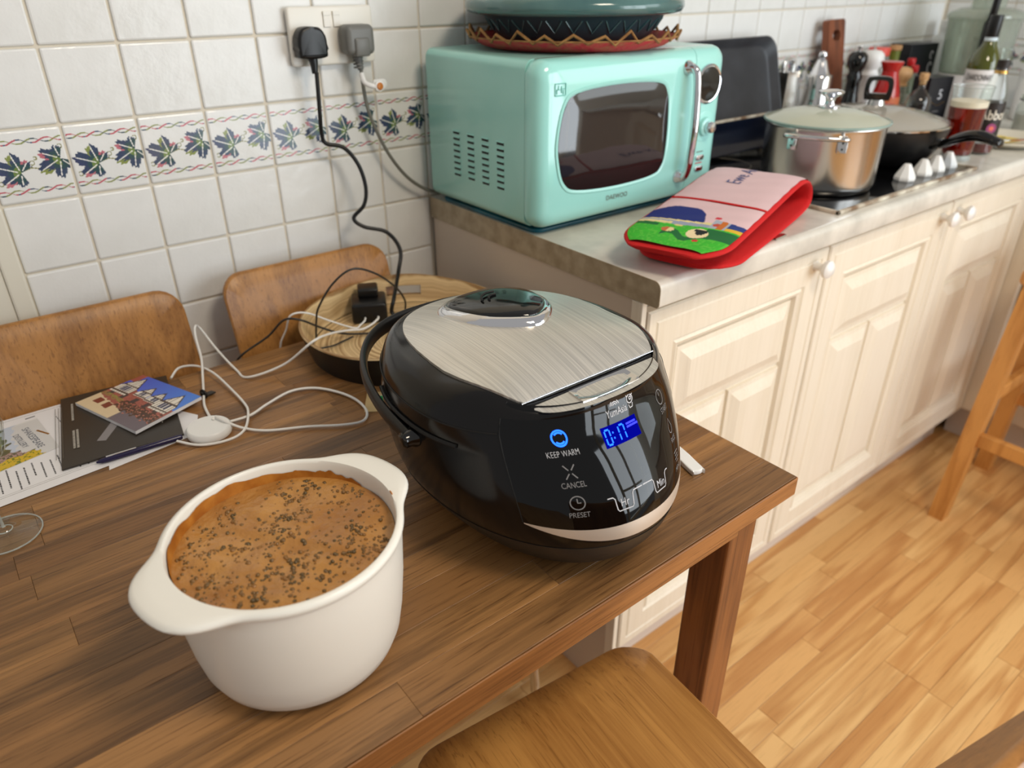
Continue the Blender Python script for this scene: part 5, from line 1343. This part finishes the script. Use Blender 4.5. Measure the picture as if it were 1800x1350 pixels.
# plate with knife and wrapper
pt2 = thing('side_plate', (2.012, -.492, .9102), 'cream side plate at the right frame edge holding a yellow wrapper', 'plate')
G().lathe([(0, 0), (.065, .0004), (.075, .003), (.108, .014), (.113, .0165), (.1125, .0185), (.107, .0175), (.075, .0065), (.06, .004), (0, .0038)], 56).obj('plate_body', m_cream, pt2, 50)
o = G().prism(rrect(-.055, -.03, .055, .03, .004), 0, .004, .001).obj('yellow_wrapper', m_yellow); tag(o, 'yellow printed wrapper lying on the cream side plate', 'wrapper'); o.location = (2.012, -.475, .9152); o.rotation_euler = (0, 0, R(-12))
G().tube([(.02+.010*math.cos(R(a)), .006*math.sin(R(a)), .0043) for a in range(0, 400, 40)], .0008, 6, res=3).obj('wrapper_scroll', m_textink, o)
kf = thing('table_knife', (1.985, -.515, .9240), 'slim knife with an orange smear laid across the cream side plate', 'knife', R(-28))
G().prism(rrect(-.09, -.006, .0, .006, .005), 0, .0025, .0006).obj('knife_handle', m_steel2, kf); G().prism([(0, -.006), (.075, -.008), (.085, -.003), (.08, .006), (0, .006)], .0003, .0020, .0004).obj('knife_blade', M('smeared_blade', (170, 100, 70), .3, .5), kf)
# food processor in the corner
fo = thing('food_processor', (2.395, -.215, .9102), 'food processor with a clear bowl and black handle in the far corner', 'food processor', R(-150))
G().lathe([(0, 0), (.098, .0005), (.102, .006), (.10, .07), (.092, .105), (.085, .118), (0, .118)], 40).obj('motor_base', m_whitelab, fo, 50)
G().lathe([(.080, .1185), (.088, .121), (.096, .26), (.099, .264), (.096, .264), (.086, .124), (0, .121)], 48).obj('clear_bowl', m_plasticclear, fo, 60)
G().lathe([(.101, .2645), (.103, .27), (.098, .282), (.07, .292), (.045, .295), (.045, .36), (.041, .36), (.041, .292), (.07, .288), (.096, .278), (.099, .2685)], 48).obj('bowl_lid', m_plasticclear, fo, 60)
G().lathe([(.014, .12), (.014, .20), (.02, .215), (0, .22)], 20).obj('blade_hub', m_white, fo, 50)
G().prism(rrect(.088, -.014, .122, .014, .008), .125, .262, .006).obj('bowl_handle', m_black, fo, 50)
G().tube([(.10, 0, .262), (.115, 0, .285), (.12, 0, .33)], .010, 10, res=4).obj('safety_latch', m_black, fo, 50)
lathe_thing('white_plastic_bottle', (2.535, -.062, .9102), 'white plastic bottle with stepped shoulders behind the food processor bowl', 'bottle', [
    ('bottle_body', [(0, 0), (.04, .0006), (.042, .006), (.042, .19), (.036, .205), (.028, .212), (.028, .225), (0, .225)], m_white), ('bottle_cap', [(.029, .2255), (.029, .25), (0, .252)], m_white)])
wt2 = thing('white_canister', (2.46, -.405, .9102), 'white lidded canister standing on the corner worktop', 'canister')
G().lathe([(0, 0), (.068, .0006), (.072, .006), (.074, .115), (.073, .118), (0, .118)], 40).obj('canister_body', m_white, wt2, 50)
G().lathe([(.075, .1185), (.076, .122), (.076, .134), (.073, .138), (0, .139)], 40).obj('canister_lid', m_whitelab, wt2, 50)
cj = thing('clip_top_jar', (2.22, -.475, .9102), 'clear clip top storage jar near the right frame edge', 'jar')
G().lathe([(0, 0), (.045, .0006), (.048, .006), (.048, .07), (.040, .08), (.040, .086), (.038, .086), (.038, .079), (.046, .069), (.046, .008), (0, .005)], 40).obj('jar_glass', m_glass, cj, 60)
G().lathe([(.040, .0865), (.043, .088), (.043, .094), (.03, .1), (0, .101)], 40).obj('jar_lid', m_plasticclear, cj, 60)
G().tube([(.043*math.cos(R(a)), .043*math.sin(R(a)), .084) for a in range(0, 360, 15)], .0016, 6, res=2, closed=True).obj('clip_wire', m_black, cj, 60)
G().lathe([(0, .0055), (.044, .0085), (.044, .05), (0, .05)], 30).obj('contents', M('grey_powder', (190, 186, 180), .9), cj)
